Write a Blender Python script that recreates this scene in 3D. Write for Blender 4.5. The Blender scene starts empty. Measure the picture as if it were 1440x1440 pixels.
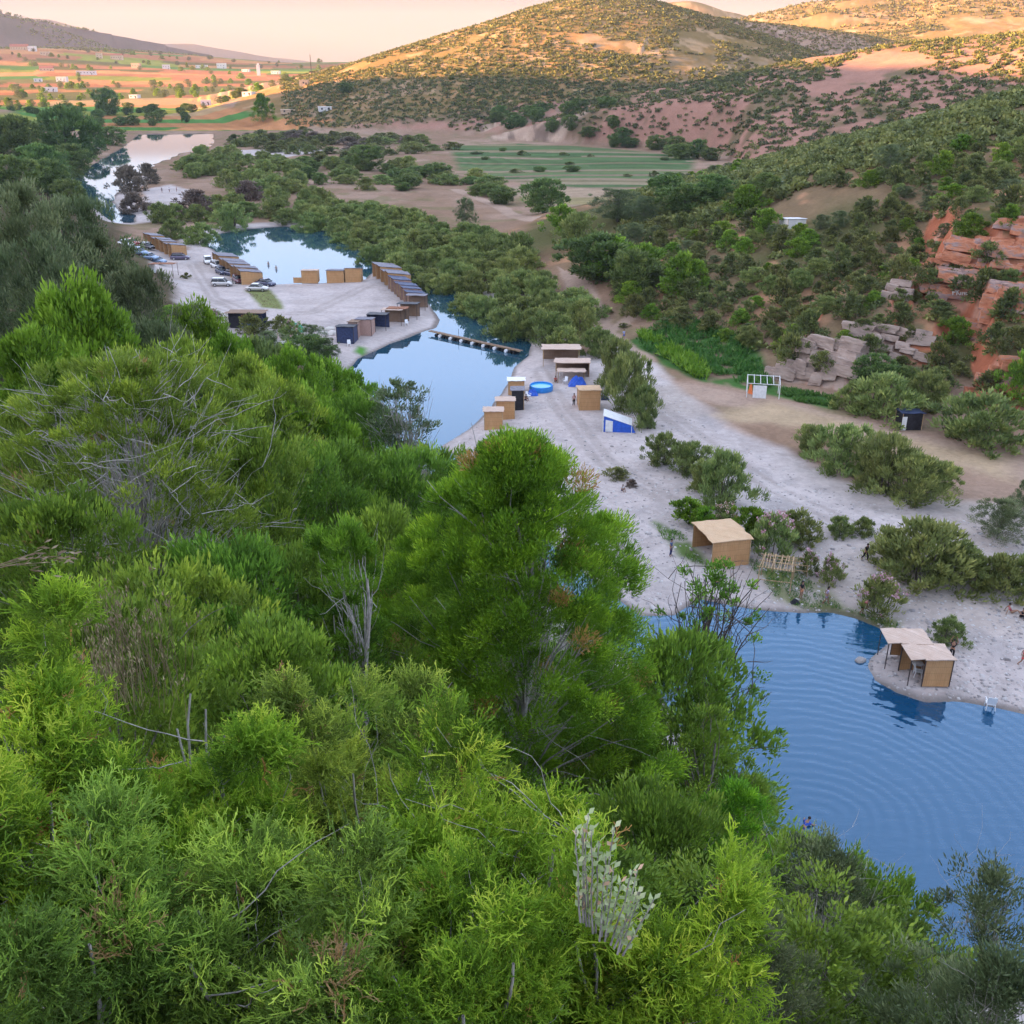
import bpy, bmesh, math, random
import numpy as np
from mathutils import Vector, Matrix

# ------------------------------------------------------------------ camera, sky, sun, exposure
SC = bpy.context.scene
COL = SC.collection
CAM_Z = 40.0
PITCH = math.radians(23.9)
FPX = 1413.0            # focal length in pixels of the 1440 px photograph
cd = bpy.data.cameras.new("camera")
cd.sensor_width = 36.0
cd.lens = 36.0 * FPX / 1440.0
cd.clip_start = 0.1
cd.clip_end = 30000.0
cam = bpy.data.objects.new("camera", cd)
cam.location = (0, 0, CAM_Z)
cam.rotation_euler = (math.pi / 2 - PITCH, 0, 0)
COL.objects.link(cam)
SC.camera = cam

SUN_EL = math.radians(8.5)
SUN_AZ = math.radians(-93.0)      # measured from +Y towards +X: the sun stands low to the left
world = bpy.data.worlds.new("World")
SC.world = world
world.use_nodes = True
wn = world.node_tree
bg = wn.nodes["Background"]
sky = wn.nodes.new("ShaderNodeTexSky")
sky.sky_type = 'NISHITA'
sky.sun_disc = False
sky.sun_elevation = SUN_EL
sky.sun_rotation = SUN_AZ
sky.altitude = 300
sky.air_density = 1.0
sky.dust_density = 2.0
sky.ozone_density = 2.0
gm = wn.nodes.new("ShaderNodeGamma"); gm.inputs[1].default_value = 0.42        # evens out the bright horizon, as through thin haze
wn.links.new(sky.outputs[0], gm.inputs[0])
# the evening sky: a dim peach haze along the horizon, clearer and bluer overhead
tc = wn.nodes.new("ShaderNodeTexCoord"); sx = wn.nodes.new("ShaderNodeSeparateXYZ"); wn.links.new(tc.outputs["Generated"], sx.inputs[0])
cr = wn.nodes.new("ShaderNodeValToRGB")
_st = ((0.0, (0.345, 0.355, 0.42)), (0.069, (0.225, 0.215, 0.265)), (0.077, (0.50, 0.62, 0.86)), (0.167, (0.78, 0.98, 1.32)), (0.28, (1.0, 1.24, 1.70)), (0.5, (1.02, 1.15, 1.42)), (1.0, (1.22, 1.32, 1.48)))
for _ in range(len(_st) - 2): cr.color_ramp.elements.new(0.5)
for e_, (p_, c_) in zip(cr.color_ramp.elements, _st): e_.position = p_; e_.color = (*c_, 1)
wn.links.new(sx.outputs[2], cr.inputs[0])
tn = wn.nodes.new("ShaderNodeMix"); tn.data_type = 'RGBA'; tn.blend_type = 'MULTIPLY'; tn.inputs[0].default_value = 1.0
wn.links.new(gm.outputs[0], tn.inputs[6]); wn.links.new(cr.outputs[0], tn.inputs[7])
t2 = wn.nodes.new("ShaderNodeMix"); t2.data_type = 'RGBA'; t2.blend_type = 'MULTIPLY'; t2.inputs[0].default_value = 1.0; t2.inputs[7].default_value = (1.16, 0.98, 0.90, 1)
wn.links.new(tn.outputs[2], t2.inputs[6]); wn.links.new(t2.outputs[2], bg.inputs[0])
bg.inputs[1].default_value = 0.15
sd = bpy.data.lights.new("sun", 'SUN')
sd.energy = 5.0
sd.angle = math.radians(0.5)
sd.color = (1.0, 0.53, 0.19)
sun = bpy.data.objects.new("sun", sd)
to_sun = Vector((math.sin(SUN_AZ) * math.cos(SUN_EL), math.cos(SUN_AZ) * math.cos(SUN_EL), math.sin(SUN_EL)))
sun.rotation_euler = to_sun.to_track_quat('Z', 'Y').to_euler()
sun.location = (-200, 0, 300)
COL.objects.link(sun)
SC.view_settings.view_transform = 'Standard'
SC.view_settings.look = 'None'
SC.view_settings.exposure = 3.1
SC.view_settings.gamma = 1.0
SC.cycles.max_bounces = 6
SC.cycles.diffuse_bounces = 3
SC.cycles.glossy_bounces = 3
SC.cycles.transmission_bounces = 4
SC.cycles.transparent_max_bounces = 6

# ------------------------------------------------------------------ small maths
cP, sP = math.cos(PITCH), math.sin(PITCH)
def ray(px, py):
    u = (px - 720.0) / FPX; v = (720.0 - py) / FPX
    return np.array((u, cP + v * sP, -sP + v * cP))      # depth 1 along the axis
def at(px, py, z=0.6):
    """the point of height z that the photograph shows at px, py"""
    d = ray(px, py); t = (z - CAM_Z) / d[2]
    return np.array((d[0] * t, d[1] * t, z))
def far(px, py, dist):
    """the point at that horizontal distance"""
    d = ray(px, py); t = dist / math.hypot(d[0], d[1])
    return np.array((d[0] * t, d[1] * t, CAM_Z + d[2] * t))
def _h(ix, iy, s):
    n = (ix * 374761393 + iy * 668265263 + s * 1442695041) & 0xffffffff
    n = ((n ^ (n >> 13)) * 1274126177) & 0xffffffff
    return ((n ^ (n >> 16)) & 0xffff) / 65535.0
def vnoise(x, y, s=0):
    x = np.asarray(x, float); y = np.asarray(y, float)
    ix = np.floor(x).astype(np.int64); iy = np.floor(y).astype(np.int64)
    fx = x - ix; fy = y - iy
    fx = fx * fx * (3 - 2 * fx); fy = fy * fy * (3 - 2 * fy)
    a = _h(ix, iy, s); b = _h(ix + 1, iy, s); c = _h(ix, iy + 1, s); d = _h(ix + 1, iy + 1, s)
    return (a + (b - a) * fx) * (1 - fy) + (c + (d - c) * fx) * fy
def fbm(x, y, sc, octv=4, s=0, gain=0.5):
    t = 0; amp = 1; tot = 0; f = 1.0 / sc
    for k in range(octv):
        t = t + amp * (vnoise(x * f + 17.3 * k, y * f - 9.1 * k, s + k) * 2 - 1)
        tot += amp; amp *= gain; f *= 2.03
    return t / tot
def sstep(a, b, x):
    t = np.clip((x - a) / (b - a), 0, 1)
    return t * t * (3 - 2 * t)
def poly_sd(poly, x, y):
    """signed distance to a polygon, positive inside"""
    P = np.asarray(poly, float)[:, :2]
    best = np.full(x.shape, 1e18); inside = np.zeros(x.shape, bool)
    n = len(P)
    for i in range(n):
        ax, ay = P[i]; bx, by = P[(i + 1) % n]
        ex, ey = bx - ax, by - ay
        t = np.clip(((x - ax) * ex + (y - ay) * ey) / (ex * ex + ey * ey + 1e-9), 0, 1)
        dx = x - ax - t * ex; dy = y - ay - t * ey
        best = np.minimum(best, dx * dx + dy * dy)
        c = ((ay > y) != (by > y)) & (x < (bx - ax) * (y - ay) / (by - ay + 1e-12) + ax)
        inside ^= c
    d = np.sqrt(best)
    return np.where(inside, d, -d)
def px_poly(pts, z=0.6):
    return np.array([at(p[0], p[1], z)[:2] for p in pts])

# ------------------------------------------------------------------ the lie of the land
WATER_NEAR = px_poly([(985, 842), (1030, 852), (1060, 857), (1120, 862), (1170, 861), (1205, 870), (1235, 884), (1256, 896),
    (1236, 910), (1218, 924), (1213, 938), (1228, 958), (1262, 975), (1300, 986), (1345, 985), (1390, 992), (1440, 1003), (1600, 1030),
    (1900, 1080), (2300, 1250), (2300, 1480), (1650, 1480), (1440, 1400), (1330, 1400), (1165, 1275), (1030, 1120), (935, 980), (860, 900),
    (790, 830), (690, 735), (620, 690), (560, 660), (545, 640), (600, 600), (618, 628), (660, 655), (750, 745), (830, 815), (900, 868), (950, 866)], 0)
WATER_MID = px_poly([(742, 500), (722, 516), (717, 535), (692, 574), (655, 604), (618, 628), (640, 660), (560, 668), (520, 600), (490, 545), (492, 518),
    (505, 505), (522, 496), (548, 484), (585, 470), (611, 462), (617, 450), (606, 430), (590, 412), (566, 399), (545, 388), (530, 376),
    (514, 393), (450, 398), (385, 400), (345, 385), (298, 350), (284, 343), (300, 330), (350, 322), (400, 318), (440, 322), (490, 326), (530, 345),
    (600, 385), (665, 415), (715, 448), (745, 485)], 0)
WATER_FAR = px_poly([(196, 189), (300, 188), (297, 206), (255, 216), (214, 233), (190, 250), (168, 268), (158, 284), (165, 295), (187, 302), (190, 313),
    (165, 316), (145, 303), (122, 285), (95, 268), (108, 246), (158, 216), (178, 205)], 0)
WATERS = [WATER_NEAR, WATER_MID, WATER_FAR]
def water_sd(x, y):
    return np.max([poly_sd(w, x, y) for w in WATERS], axis=0)

# the wooded slope below the camera: smooth surface through these heights
HILL = np.array([(0,0,38),(0,5,33),(0,12,26),(0,20,19),(0,30,13),(0,45,7.5),(0,60,3.5),(0,79,.3),(5,5,31),(8,15,18),(10,25,10.5),(12,35,5.5),(14,45,2),(12,57,.0),
    (18,30,3.4),(23,31,-.4),(12,10,21),(20,10,11),(28,18,-.3),(36,5,-.3),(15,0,29),(30,-6,9),(-6,8,31),(-8,20,22.5),(-16,37,19),(-10,50,12),(-18,60,13),(-8,72,4),
    (-35,70,22),(-22,108,4.5),(-32,105,8),(-44,100,14),(-60,100,21),(-30,20,32),(-20,0,42),(-50,40,33),(-100,100,38),(-110,200,22),(-80,0,55),(-150,150,45),
    (-5,93,.3),(-20,134,.2),(-42,158,.2),(-52,175,.2),(-72,215,.2),(-90,250,.2),(-119,310,.2),(-70,165,8),(-84,205,9),(-150,300,12),(-175,400,4),(-230,400,20),(-200,470,.5),(-290,600,6),(-320,700,1),
    (0,-30,50),(50,-50,34),(0,-100,70),(-100,-100,80),(80,-80,20),(60,-20,-2),(40,60,-9),(55,30,-12),(25,100,-8),(0,150,-8),(-15,180,-7),(-45,260,-7),(-85,350,-6),(-150,500,-5),(-240,700,-5),
    (80,120,-14),(100,200,-16),(0,300,-14),(100,0,-14),(120,-100,0),(0,500,-12),(0,800,-12),(-300,300,45),(-350,500,40),(-300,100,75),(-300,-150,100),(-250,900,-8)], float)
def _fit():
    n = len(HILL)
    D = np.hypot(HILL[:, None, 0] - HILL[None, :, 0], HILL[:, None, 1] - HILL[None, :, 1])
    A = np.zeros((n + 3, n + 3)); A[:n, :n] = D; A[:n, n] = A[n, :n] = 1
    A[:n, n + 1:] = HILL[:, :2]; A[n + 1:, :n] = HILL[:, :2].T
    b = np.zeros(n + 3); b[:n] = HILL[:, 2]
    return np.linalg.solve(A, b)
HW = _fit()
def hill_z(x, y):
    z = np.full(x.shape, HW[len(HILL)]) + HW[-2] * x + HW[-1] * y
    for (hx, hy, _), w in zip(HILL, HW):
        z = z + w * np.sqrt((x - hx) ** 2 + (y - hy) ** 2 + 2.0)
    return z

def ridge(x, y, pts, p=1.25, smooth=0.0):
    """height of a ridge: pts = (x, y, crest height, foot width on the near/left side, on the far/right side)"""
    best = np.full(x.shape, -1e9)
    P = [tuple(map(float, q)) for q in pts]
    for (ax, ay, az, aw, av), (bx, by, bz, bw, bv) in zip(P[:-1], P[1:]):
        ex, ey = bx - ax, by - ay; L2 = ex * ex + ey * ey
        t = np.clip(((x - ax) * ex + (y - ay) * ey) / L2, 0, 1)
        dx = x - ax - t * ex; dy = y - ay - t * ey
        side = ex * (y - ay) - ey * (x - ax)
        d = np.hypot(dx, dy)
        z = az + (bz - az) * t
        w = np.where(side > 0, av + (bv - av) * t, aw + (bw - aw) * t)
        s = np.sqrt((d / w) ** 2 + smooth * smooth) - smooth
        best = np.maximum(best, z * (1 - np.clip(s, 0, 1.4) ** p) - np.maximum(s - 1.4, 0) * 40)
    return best
def F(px, py, dist, wn, wf):
    q = far(px, py, dist); return (q[0], q[1], q[2], wn, wf)
R1 = [F(1900, 60, 235, 100, 120), F(1600, 95, 245, 108, 100), F(1440, 150, 258, 110, 90), F(1300, 196, 268, 98, 80), F(1180, 233, 275, 82, 60), F(1110, 275, 275, 45, 50), F(1065, 330, 262, 22, 40), F(1030, 400, 210, 12, 25)][::-1]
R2 = [F(2000, -30, 560, 230, 200), F(1700, 8, 580, 220, 200), F(1440, 40, 600, 205, 190), F(1300, 58, 615, 195, 160), F(1170, 78, 625, 175, 140), F(1000, 110, 635, 135, 120), F(830, 145, 650, 45, 90), F(720, 168, 665, 25, 60)][::-1]
MAIN = [F(490, 152, 1000, 60, 150), F(540, 126, 1000, 130, 250), F(620, 84, 985, 200, 300), F(700, 45, 970, 260, 300), F(790, 10, 955, 285, 300), F(850, -14, 950, 290, 300), F(880, -4, 960, 200, 300), F(960, 17, 1010, 110, 300), F(1060, 33, 1070, 100, 300), F(1190, 47, 1120, 120, 300), F(1330, 70, 1150, 200, 250)]
SPUR = [F(866, -4, 935, 200, 60), F(893, 22, 870, 170, 40), F(908, 58, 805, 110, 28), F(885, 112, 740, 60, 26), F(830, 165, 690, 30, 30)]
CLIFFHILL = [F(1000, 80, 1550, 300, 400), F(1085, 38, 1550, 400, 400), F(1200, 2, 1550, 520, 400), F(1300, -16, 1550, 540, 400), F(1440, -34, 1550, 560, 400), F(1700, -60, 1600, 560, 400), F(2100, -70, 1700, 500, 400)]
PEAK2 = [F(820, 40, 2100, 300, 300), F(900, 6, 2100, 350, 300), F(965, 1, 2100, 350, 300), F(1010, 14, 2100, 350, 300), F(1100, 44, 2100, 350, 300)]
LEFTM = [F(-900, -120, 2700, 500, 900), F(-500, -100, 2750, 450, 900), F(-200, -35, 2800, 420, 800), F(10, 24, 2850, 420, 800), F(80, 46, 2900, 380, 700), F(170, 76, 3000, 280, 500), F(240, 93, 3100, 200, 300), F(290, 104, 3150, 120, 150)]  # crest out of view on the left raised to shade the visible slope
RANGE = [F(-500, -5, 5200, 900, 900), F(-200, 10, 5200, 800, 800), F(60, 28, 5200, 700, 800), F(150, 54, 5200, 600, 800), F(205, 65, 5200, 600, 800), F(265, 63, 5200, 600, 800), F(300, 73, 5200, 500, 800), F(350, 79, 5200, 450, 800), F(390, 96, 5200, 350, 600), F(430, 106, 5300, 250, 500), F(520, 112, 5300, 200, 500)]  # first crest points lie out of view, added to shade the range
WEST = [(-560, -900, 150, 260, 330), (-640, -300, 165, 300, 330), (-690, 100, 172, 300, 290), (-720, 450, 174, 300, 250), (-760, 640, 170, 260, 230), (-790, 770, 135, 200, 200)]
WEST = [(a, b, c, e, d) for a, b, c, d, e in WEST]

FIELDS = px_poly([(625, 205), (720, 201), (860, 209), (985, 221), (978, 262), (860, 272), (740, 264), (640, 240)])
CLIFFS = []        # rock steps in the slope: (x, y, direction uphill, half width, height, run of the face)
def cliff_step(x, y):
    t = 0
    for cx, cy, an, hw, ch_, run in CLIFFS:
        n_ = (math.cos(an), math.sin(an)); s = (x - cx) * n_[0] + (y - cy) * n_[1]; u = (x - cx) * -n_[1] + (y - cy) * n_[0]
        s = s + 0.9 * fbm(x, y, 5, 3, 300)
        t = t + ch_ * (0.5 * sstep(0, run * 0.35, s) + 0.5 * sstep(run * 0.5, run, s)) * (1 - sstep(run + 6, run + 6 + ch_ * 5, s)) * (1 - sstep(hw * 0.6, hw * 1.25, np.abs(u + 1.5 * fbm(x, y, 6, 2, 301))))
    return t
def height(x, y, detail=True):
    x = np.asarray(x, float); y = np.asarray(y, float)
    r = np.hypot(x, y)
    wsd = water_sd(x, y)
    wob = 0.6 * fbm(x, y, 9, 3, 40) * sstep(20, 60, r) * (1 + sstep(200, 500, r) * 3)
    d = -(wsd + wob)
    shore = np.where(d < 0, np.maximum(d * 0.35, -2.5), 0.75 * (1 - np.exp(-np.maximum(d, 0) / 4.0)))
    floor = shore + 0.12 * fbm(x, y, 14, 3, 41) * sstep(0, 6, d)
    floor = floor + sstep(20, 120, d) * 1.2 * (0.4 + fbm(x, y, 60, 3, 42)) * sstep(60, 200, r)
    plain = np.maximum(y - 760, 0) * 0.030 - np.maximum(y - 2300, 0) * 0.032 + sstep(850, 1400, y) * 5 * fbm(x, y, 320, 3, 43)
    plain = np.where(y > 760, plain, 0) + 27 * sstep(1300, 2100, y) * sstep(-420, -950, x) * sstep(2900, 2400, y)
    z = floor + plain
    hz = hill_z(x, y) + sstep(6, 30, r) * 0.9 * fbm(x, y, 12, 4, 44) + sstep(100, 400, r) * 2 * fbm(x, y, 60, 3, 45)
    hz = np.where(r < 900, hz, -20)
    k = 1.2
    def smax(a, b, k):
        hh = np.clip(0.5 + 0.5 * (a - b) / k, 0, 1)
        return b + (a - b) * hh + k * hh * (1 - hh)
    r1 = ridge(x, y, R1, 1.0, 0.10) + 1.6 * fbm(x, y, 40, 5, 46)
    r2 = ridge(x, y, R2, 1.05, 0.06) + 3.5 * fbm(x, y, 90, 5, 47)
    mn = ridge(x, y, MAIN, 1.15, 0.05) + 5 * fbm(x, y, 130, 6, 48)
    sp = ridge(x, y, SPUR, 0.9, 0.03) + 7 * fbm(x, y, 60, 6, 49)
    ch = ridge(x, y, CLIFFHILL, 1.1, 0.05) + 14 * fbm(x, y, 200, 6, 50)
    p2 = ridge(x, y, PEAK2, 1.2, 0.05) + 6 * fbm(x, y, 300, 5, 51)
    lm = ridge(x, y, LEFTM, 1.1, 0.05) + 8 * fbm(x, y, 300, 6, 52)
    rg = ridge(x, y, RANGE, 1.0, 0.05) + 14 * fbm(x, y, 500, 6, 53)
    ws = ridge(x, y, WEST, 1.2, 0.05) + 6 * fbm(x, y, 150, 5, 54)
    big = np.max([mn, sp, ch, p2, lm, rg, ws], axis=0)
    big = np.where(r < 300, np.maximum(ws, -50), big)
    # keep the ridges from spilling into the river
    hills = np.maximum(np.maximum(r1, r2), big)
    hills = np.where(wsd > -4, np.minimum(hills, z), hills)
    fs_ = poly_sd(FIELDS, x, y); hills = hills - 30 * sstep(-25, 0, fs_)
    hz = hz - sstep(-2.0, 1.5, wsd) * 40
    z = smax(z, hz, 1.0)
    z = smax(z, hills, 1.5)
    return z + cliff_step(x, y)
def hz1(x, y):
    return float(height(np.array([x]), np.array([y]))[0])

_ts = np.exp(np.linspace(math.log(8.0), math.log(4500.0), 900))
def seat(px, py):
    """the first ground the line of sight through px, py comes down on"""
    d = ray(px, py); h = height(d[0] * _ts, d[1] * _ts); g = CAM_Z + d[2] * _ts - h
    k = np.nonzero(g < 0)[0]
    if len(k) == 0: p = d * _ts[-1]; return np.array((p[0], p[1], h[-1]))
    k = k[0]; f = g[k - 1] / (g[k - 1] - g[k]) if k else 0
    t = _ts[k - 1] + (_ts[k] - _ts[k - 1]) * f if k else _ts[0]
    return np.array((d[0] * t, d[1] * t, hz1(d[0] * t, d[1] * t)))
# red and pale rock steps of the right-hand slope
_cl = []
for px, py, an, wpx, hpx, run in ((1392, 436, 2.15, 150, 68, 5.0), (1425, 482, 2.15, 90, 34, 3.0), (1432, 574, 2.2, 80, 44, 3.5), (1150, 543, 1.9, 110, 40, 4.5), (1265, 512, 2.0, 90, 22, 3.0), (1266, 455, 2.0, 26, 22, 2.0)):
    p_ = seat(px, py)
    d_ = p_[1] * cP + (CAM_Z - p_[2]) * sP
    _cl.append((p_[0], p_[1], an - 0.9, wpx * d_ / FPX / 2, hpx * d_ / FPX * 0.95, run))
CLIFFS.extend(_cl)

# ------------------------------------------------------------------ mesh and material helpers
def mesh_np(name, V, Fq, mat=None, attrs=None, smooth=False, colors=None):
    """one mesh from numpy vertices and equal-sized faces"""
    me = bpy.data.meshes.new(name)
    V = np.ascontiguousarray(V, np.float32); Fq = np.ascontiguousarray(Fq, np.int32)
    k = Fq.shape[1]
    me.vertices.add(len(V)); me.vertices.foreach_set("co", V.ravel())
    me.loops.add(Fq.size); me.loops.foreach_set("vertex_index", Fq.ravel())
    me.polygons.add(len(Fq))
    me.polygons.foreach_set("loop_start", np.arange(0, Fq.size, k, dtype=np.int32))
    if smooth:
        me.polygons.foreach_set("use_smooth", np.ones(len(Fq), bool))
    for nm, a in (attrs or {}).items():
        at_ = me.attributes.new(nm, 'FLOAT', 'POINT'); at_.data.foreach_set("value", np.ascontiguousarray(a, np.float32))
    for nm, c in (colors or {}).items():
        at_ = me.attributes.new(nm, 'FLOAT_COLOR', 'POINT')
        c4 = np.ones((len(V), 4), np.float32); c4[:, :3] = c
        at_.data.foreach_set("color", c4.ravel())
    if mat: me.materials.append(mat)
    me.update(calc_edges=True); me.validate()
    return me
def link(name, me, parent=None, loc=None, rot=None, scale=None):
    o = bpy.data.objects.new(name, me); COL.objects.link(o)
    if parent: o.parent = parent
    if loc is not None: o.location = [float(v) for v in loc]
    if rot is not None: o.rotation_euler = rot
    if scale is not None: o.scale = scale if hasattr(scale, '__len__') else (scale,) * 3
    return o
def tag(o, label=None, cat=None, group=None, kind=None):
    if label: o["label"] = label
    if cat: o["category"] = cat
    if group: o["group"] = group
    if kind: o["kind"] = kind
    return o
def thing(name, label, cat, loc=(0, 0, 0), rz=0.0, group=None):
    o = bpy.data.objects.new(name, None); COL.objects.link(o)
    o.location = [float(v) for v in loc]; o.rotation_euler = (0, 0, rz); o.empty_display_size = 0.2
    return tag(o, label, cat, group)

class NT:
    def __init__(s, name):
        s.m = bpy.data.materials.new(name); s.m.use_nodes = True
        s.t = s.m.node_tree; s.p = s.t.nodes["Principled BSDF"]; s.out = s.t.nodes["Material Output"]
    def n(s, typ, **kw):
        nd = s.t.nodes.new(typ)
        for k, v in kw.items():
            if k.startswith("i_"):
                key = k[2:]; key = int(key) if key.isdigit() else key.replace("_", " ")
                nd.inputs[key].default_value = v
            else: setattr(nd, k, v)
        return nd
    def l(s, a, b): s.t.links.new(a, b)
    def ramp(s, fac, stops):
        r = s.n("ShaderNodeValToRGB"); e = r.color_ramp.elements
        while len(e) < len(stops): e.new(0.5)
        for el, (p, c) in zip(e, stops): el.position = p; el.color = (*c, 1)
        s.l(fac, r.inputs[0]); return r.outputs[0]
    def noise(s, scale, detail=4, rough=0.55, vec=None, coord="Object"):
        n = s.n("ShaderNodeTexNoise", i_Scale=scale, i_Detail=detail, i_Roughness=rough)
        if vec is None:
            vec = s.coord(coord)
        s.l(vec, n.inputs["Vector"]); return n.outputs["Fac"]
    def coord(s, which="Object"):
        c = s.n("ShaderNodeTexCoord"); return c.outputs[which]
    def math(s, op, a, b=None, clamp=False):
        m = s.n("ShaderNodeMath", operation=op, use_clamp=clamp)
        for i, v in enumerate((a, b)):
            if v is None: continue
            if isinstance(v, (int, float)): m.inputs[i].default_value = v
            else: s.l(v, m.inputs[i])
        return m.outputs[0]
    def mix(s, fac, a, b, mode='MIX'):
        m = s.n("ShaderNodeMix", data_type='RGBA', blend_type=mode)
        for i, v in ((0, fac), (6, a), (7, b)):
            if isinstance(v, (int, float)): m.inputs[i].default_value = v
            elif isinstance(v, tuple): m.inputs[i].default_value = (*v, 1) if len(v) == 3 else v
            else: s.l(v, m.inputs[i])
        return m.outputs[2]
    def bump(s, hgt, strength=0.5, dist=0.1, nrm=None):
        b = s.n("ShaderNodeBump"); b.inputs["Strength"].default_value = strength; b.inputs["Distance"].default_value = dist
        s.l(hgt, b.inputs["Height"])
        if nrm: s.l(nrm, b.inputs["Normal"])
        s.l(b.outputs[0], s.p.inputs["Normal"]); return b.outputs[0]

def simple_mat(name, col, rough=0.7, metal=0.0, var=0.12, scale=6.0, spec=0.3, bump=0.0, streak=None):
    """plain painted/woven/wooden surface: base colour broken up by noise; streak = (sx, sy, sz) scales the noise"""
    N = NT(name)
    v = N.coord("Object")
    if streak:
        mp = N.n("ShaderNodeMapping"); mp.inputs["Scale"].default_value = streak; N.l(v, mp.inputs[0]); v = mp.outputs[0]
    f = N.noise(scale, 5, 0.6, v)
    a = tuple(max(0, c * (1 - var * 1.6)) for c in col); b = tuple(min(1, c * (1 + var * 1.3)) for c in col)
    N.l(N.ramp(f, [(0.3, a), (0.7, b)]), N.p.inputs["Base Color"])
    N.p.inputs["Roughness"].default_value = rough; N.p.inputs["Metallic"].default_value = metal
    N.p.inputs["Specular IOR Level"].default_value = spec
    if bump: N.bump(f, bump, 0.02)
    return N.m

# ------------------------------------------------------------------ ground
def ground_colour(x, y, z, steep=None):
    n = x.size; r = np.hypot(x, y)
    C = np.zeros((n, 3))
    def lay(w, c):
        nonlocal C
        w = np.clip(w, 0, 1)[:, None]
        C = C * (1 - w) + np.asarray(c, float).reshape(-1, 3) * w
    n1 = fbm(x, y, 25, 4, 60); n2 = fbm(x, y, 7, 3, 61); n3 = fbm(x, y, 90, 4, 62); n4 = fbm(x, y, 2.5, 2, 63)
    lay(np.ones(n), (0.235, 0.155, 0.105))
    lay(sstep(-0.1, 0.4, n1), (0.29, 0.20, 0.145))
    lay(sstep(0.1, 0.5, n2 + 0.4 * n3) * 0.55, (0.15, 0.135, 0.065))
    hz = hill_z(x, y)
    slope = sstep(0.5, 3, hz) * (r < 800)
    lay(slope * 0.95, (0.075, 0.062, 0.038)); lay(slope * sstep(0.0, 0.4, n2), (0.11, 0.09, 0.055))
    # right-hand slopes: pink-brown earth, olive low growth
    hills = (z > 2.5) & (hz < z - 0.5)
    hz_ = hills * sstep(2.5, 5, z)
    lay(hz_ * (y < 760), (0.30, 0.165, 0.12)); lay(hz_ * sstep(-0.05, 0.35, n1 + 0.5 * n2) * 0.8 * (y < 760), (0.13, 0.105, 0.055))
    near = hz_ * sstep(330, 280, r)
    lay(near * 0.8, (0.15, 0.115, 0.06)); lay(near * sstep(-0.15, 0.25, n1) * 0.85, (0.085, 0.088, 0.036)); lay(near * sstep(0.25, 0.5, n2 - 0.3 * n1) * 0.9, (0.36, 0.20, 0.115))
    mt = hz_ * (y > 700) * (x > -220)
    lay(mt, (0.29, 0.165, 0.075)); lay(mt * sstep(-0.3, 0.25, fbm(x, y, 50, 4, 64)) * 0.75, (0.13, 0.105, 0.045)); lay(mt * sstep(0.25, 0.5, fbm(x, y, 45, 5, 65)), (0.32, 0.21, 0.13)); lay(mt * sstep(0.05, 0.4, fbm(x, y, 16, 4, 68)) * 0.7, (0.17, 0.125, 0.055)); lay(mt * sstep(0.2, 0.45, fbm(x, y, 11, 3, 69)) * 0.6, (0.40, 0.27, 0.16))
    cs = cliff_step(x, y); gx = cliff_step(x + 0.7, y) - cs; gy = cliff_step(x, y + 0.7) - cs
    onface = sstep(0.25, 0.6, np.hypot(gx, gy))
    pale = sstep(150, 140, x * 0 + r) * (x < 52)
    lay(onface, (0.40, 0.14, 0.075)); lay(onface * sstep(-0.1, 0.3, n4), (0.46, 0.24, 0.16)); lay(onface * pale, (0.40, 0.30, 0.24)); lay(onface * pale * sstep(0, 0.3, n2), (0.27, 0.2, 0.165))
    if steep is not None:
        sr = sstep(0.36, 0.55, steep) * (y > 600) * (r < 2000)
        lay(sr, (0.31, 0.21, 0.15)); lay(sr * sstep(-0.1, 0.3, n1), (0.42, 0.31, 0.23)); lay(sr * sstep(0.1, 0.4, n2), (0.17, 0.12, 0.09))
    # distant ranges
    lay(sstep(2300, 2700, r), (0.115, 0.095, 0.080)); lay(sstep(2300, 2700, r) * sstep(0, .3, n3) * .6, (0.075, 0.075, 0.055))
    # the far plain: strips of ploughed, fallow and green land
    def fields(mask, ang, wx, wy, seed, pal):
        ca, sa = math.cos(ang), math.sin(ang)
        u = x * ca + y * sa + 14 * fbm(x, y, 160, 2, seed); v = -x * sa + y * ca + 0.35 * wy * fbm(x, y, 160, 2, seed + 1)
        iv = np.floor(v / wy).astype(int); off = _h(iv, iv * 0, seed) * wx
        iu = np.floor((u + off) / wx).astype(int)
        h = _h(iu, iv, seed + 3)
        pal = np.array(pal); idx = np.minimum((h * len(pal)).astype(int), len(pal) - 1)
        c = pal[idx] * (0.85 + 0.3 * _h(iu, iv, seed + 5))[:, None]
        rows = 0.93 + 0.07 * np.sin(v * 2 * math.pi / (wy / 9.0))
        lay(mask, c * rows[:, None])
    plain = sstep(0.3, 0, np.abs(z - (np.maximum(y - 760, 0) * 0.030) - 27 * sstep(1300, 2100, y) * sstep(-420, -950, x) * sstep(2900, 2400, y)) / 9 - 0.7) * (y > 640) * (r < 2500) * (x < 60)
    ORANGE, TAN, GREEN, YG, OLIVE, RED = (0.40, 0.19, 0.085), (0.36, 0.24, 0.12), (0.075, 0.17, 0.045), (0.22, 0.23, 0.05), (0.13, 0.12, 0.05), (0.33, 0.14, 0.075)
    fields(plain * (y >= 960), 0.16, 170, 74, 70, [ORANGE, OLIVE, TAN, YG, OLIVE, RED, GREEN, ORANGE, RED])
    fields(plain * (y < 960) * (y > 720), -0.06, 170, 34, 76, [GREEN, YG, GREEN, YG, TAN, GREEN, ORANGE])
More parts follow.
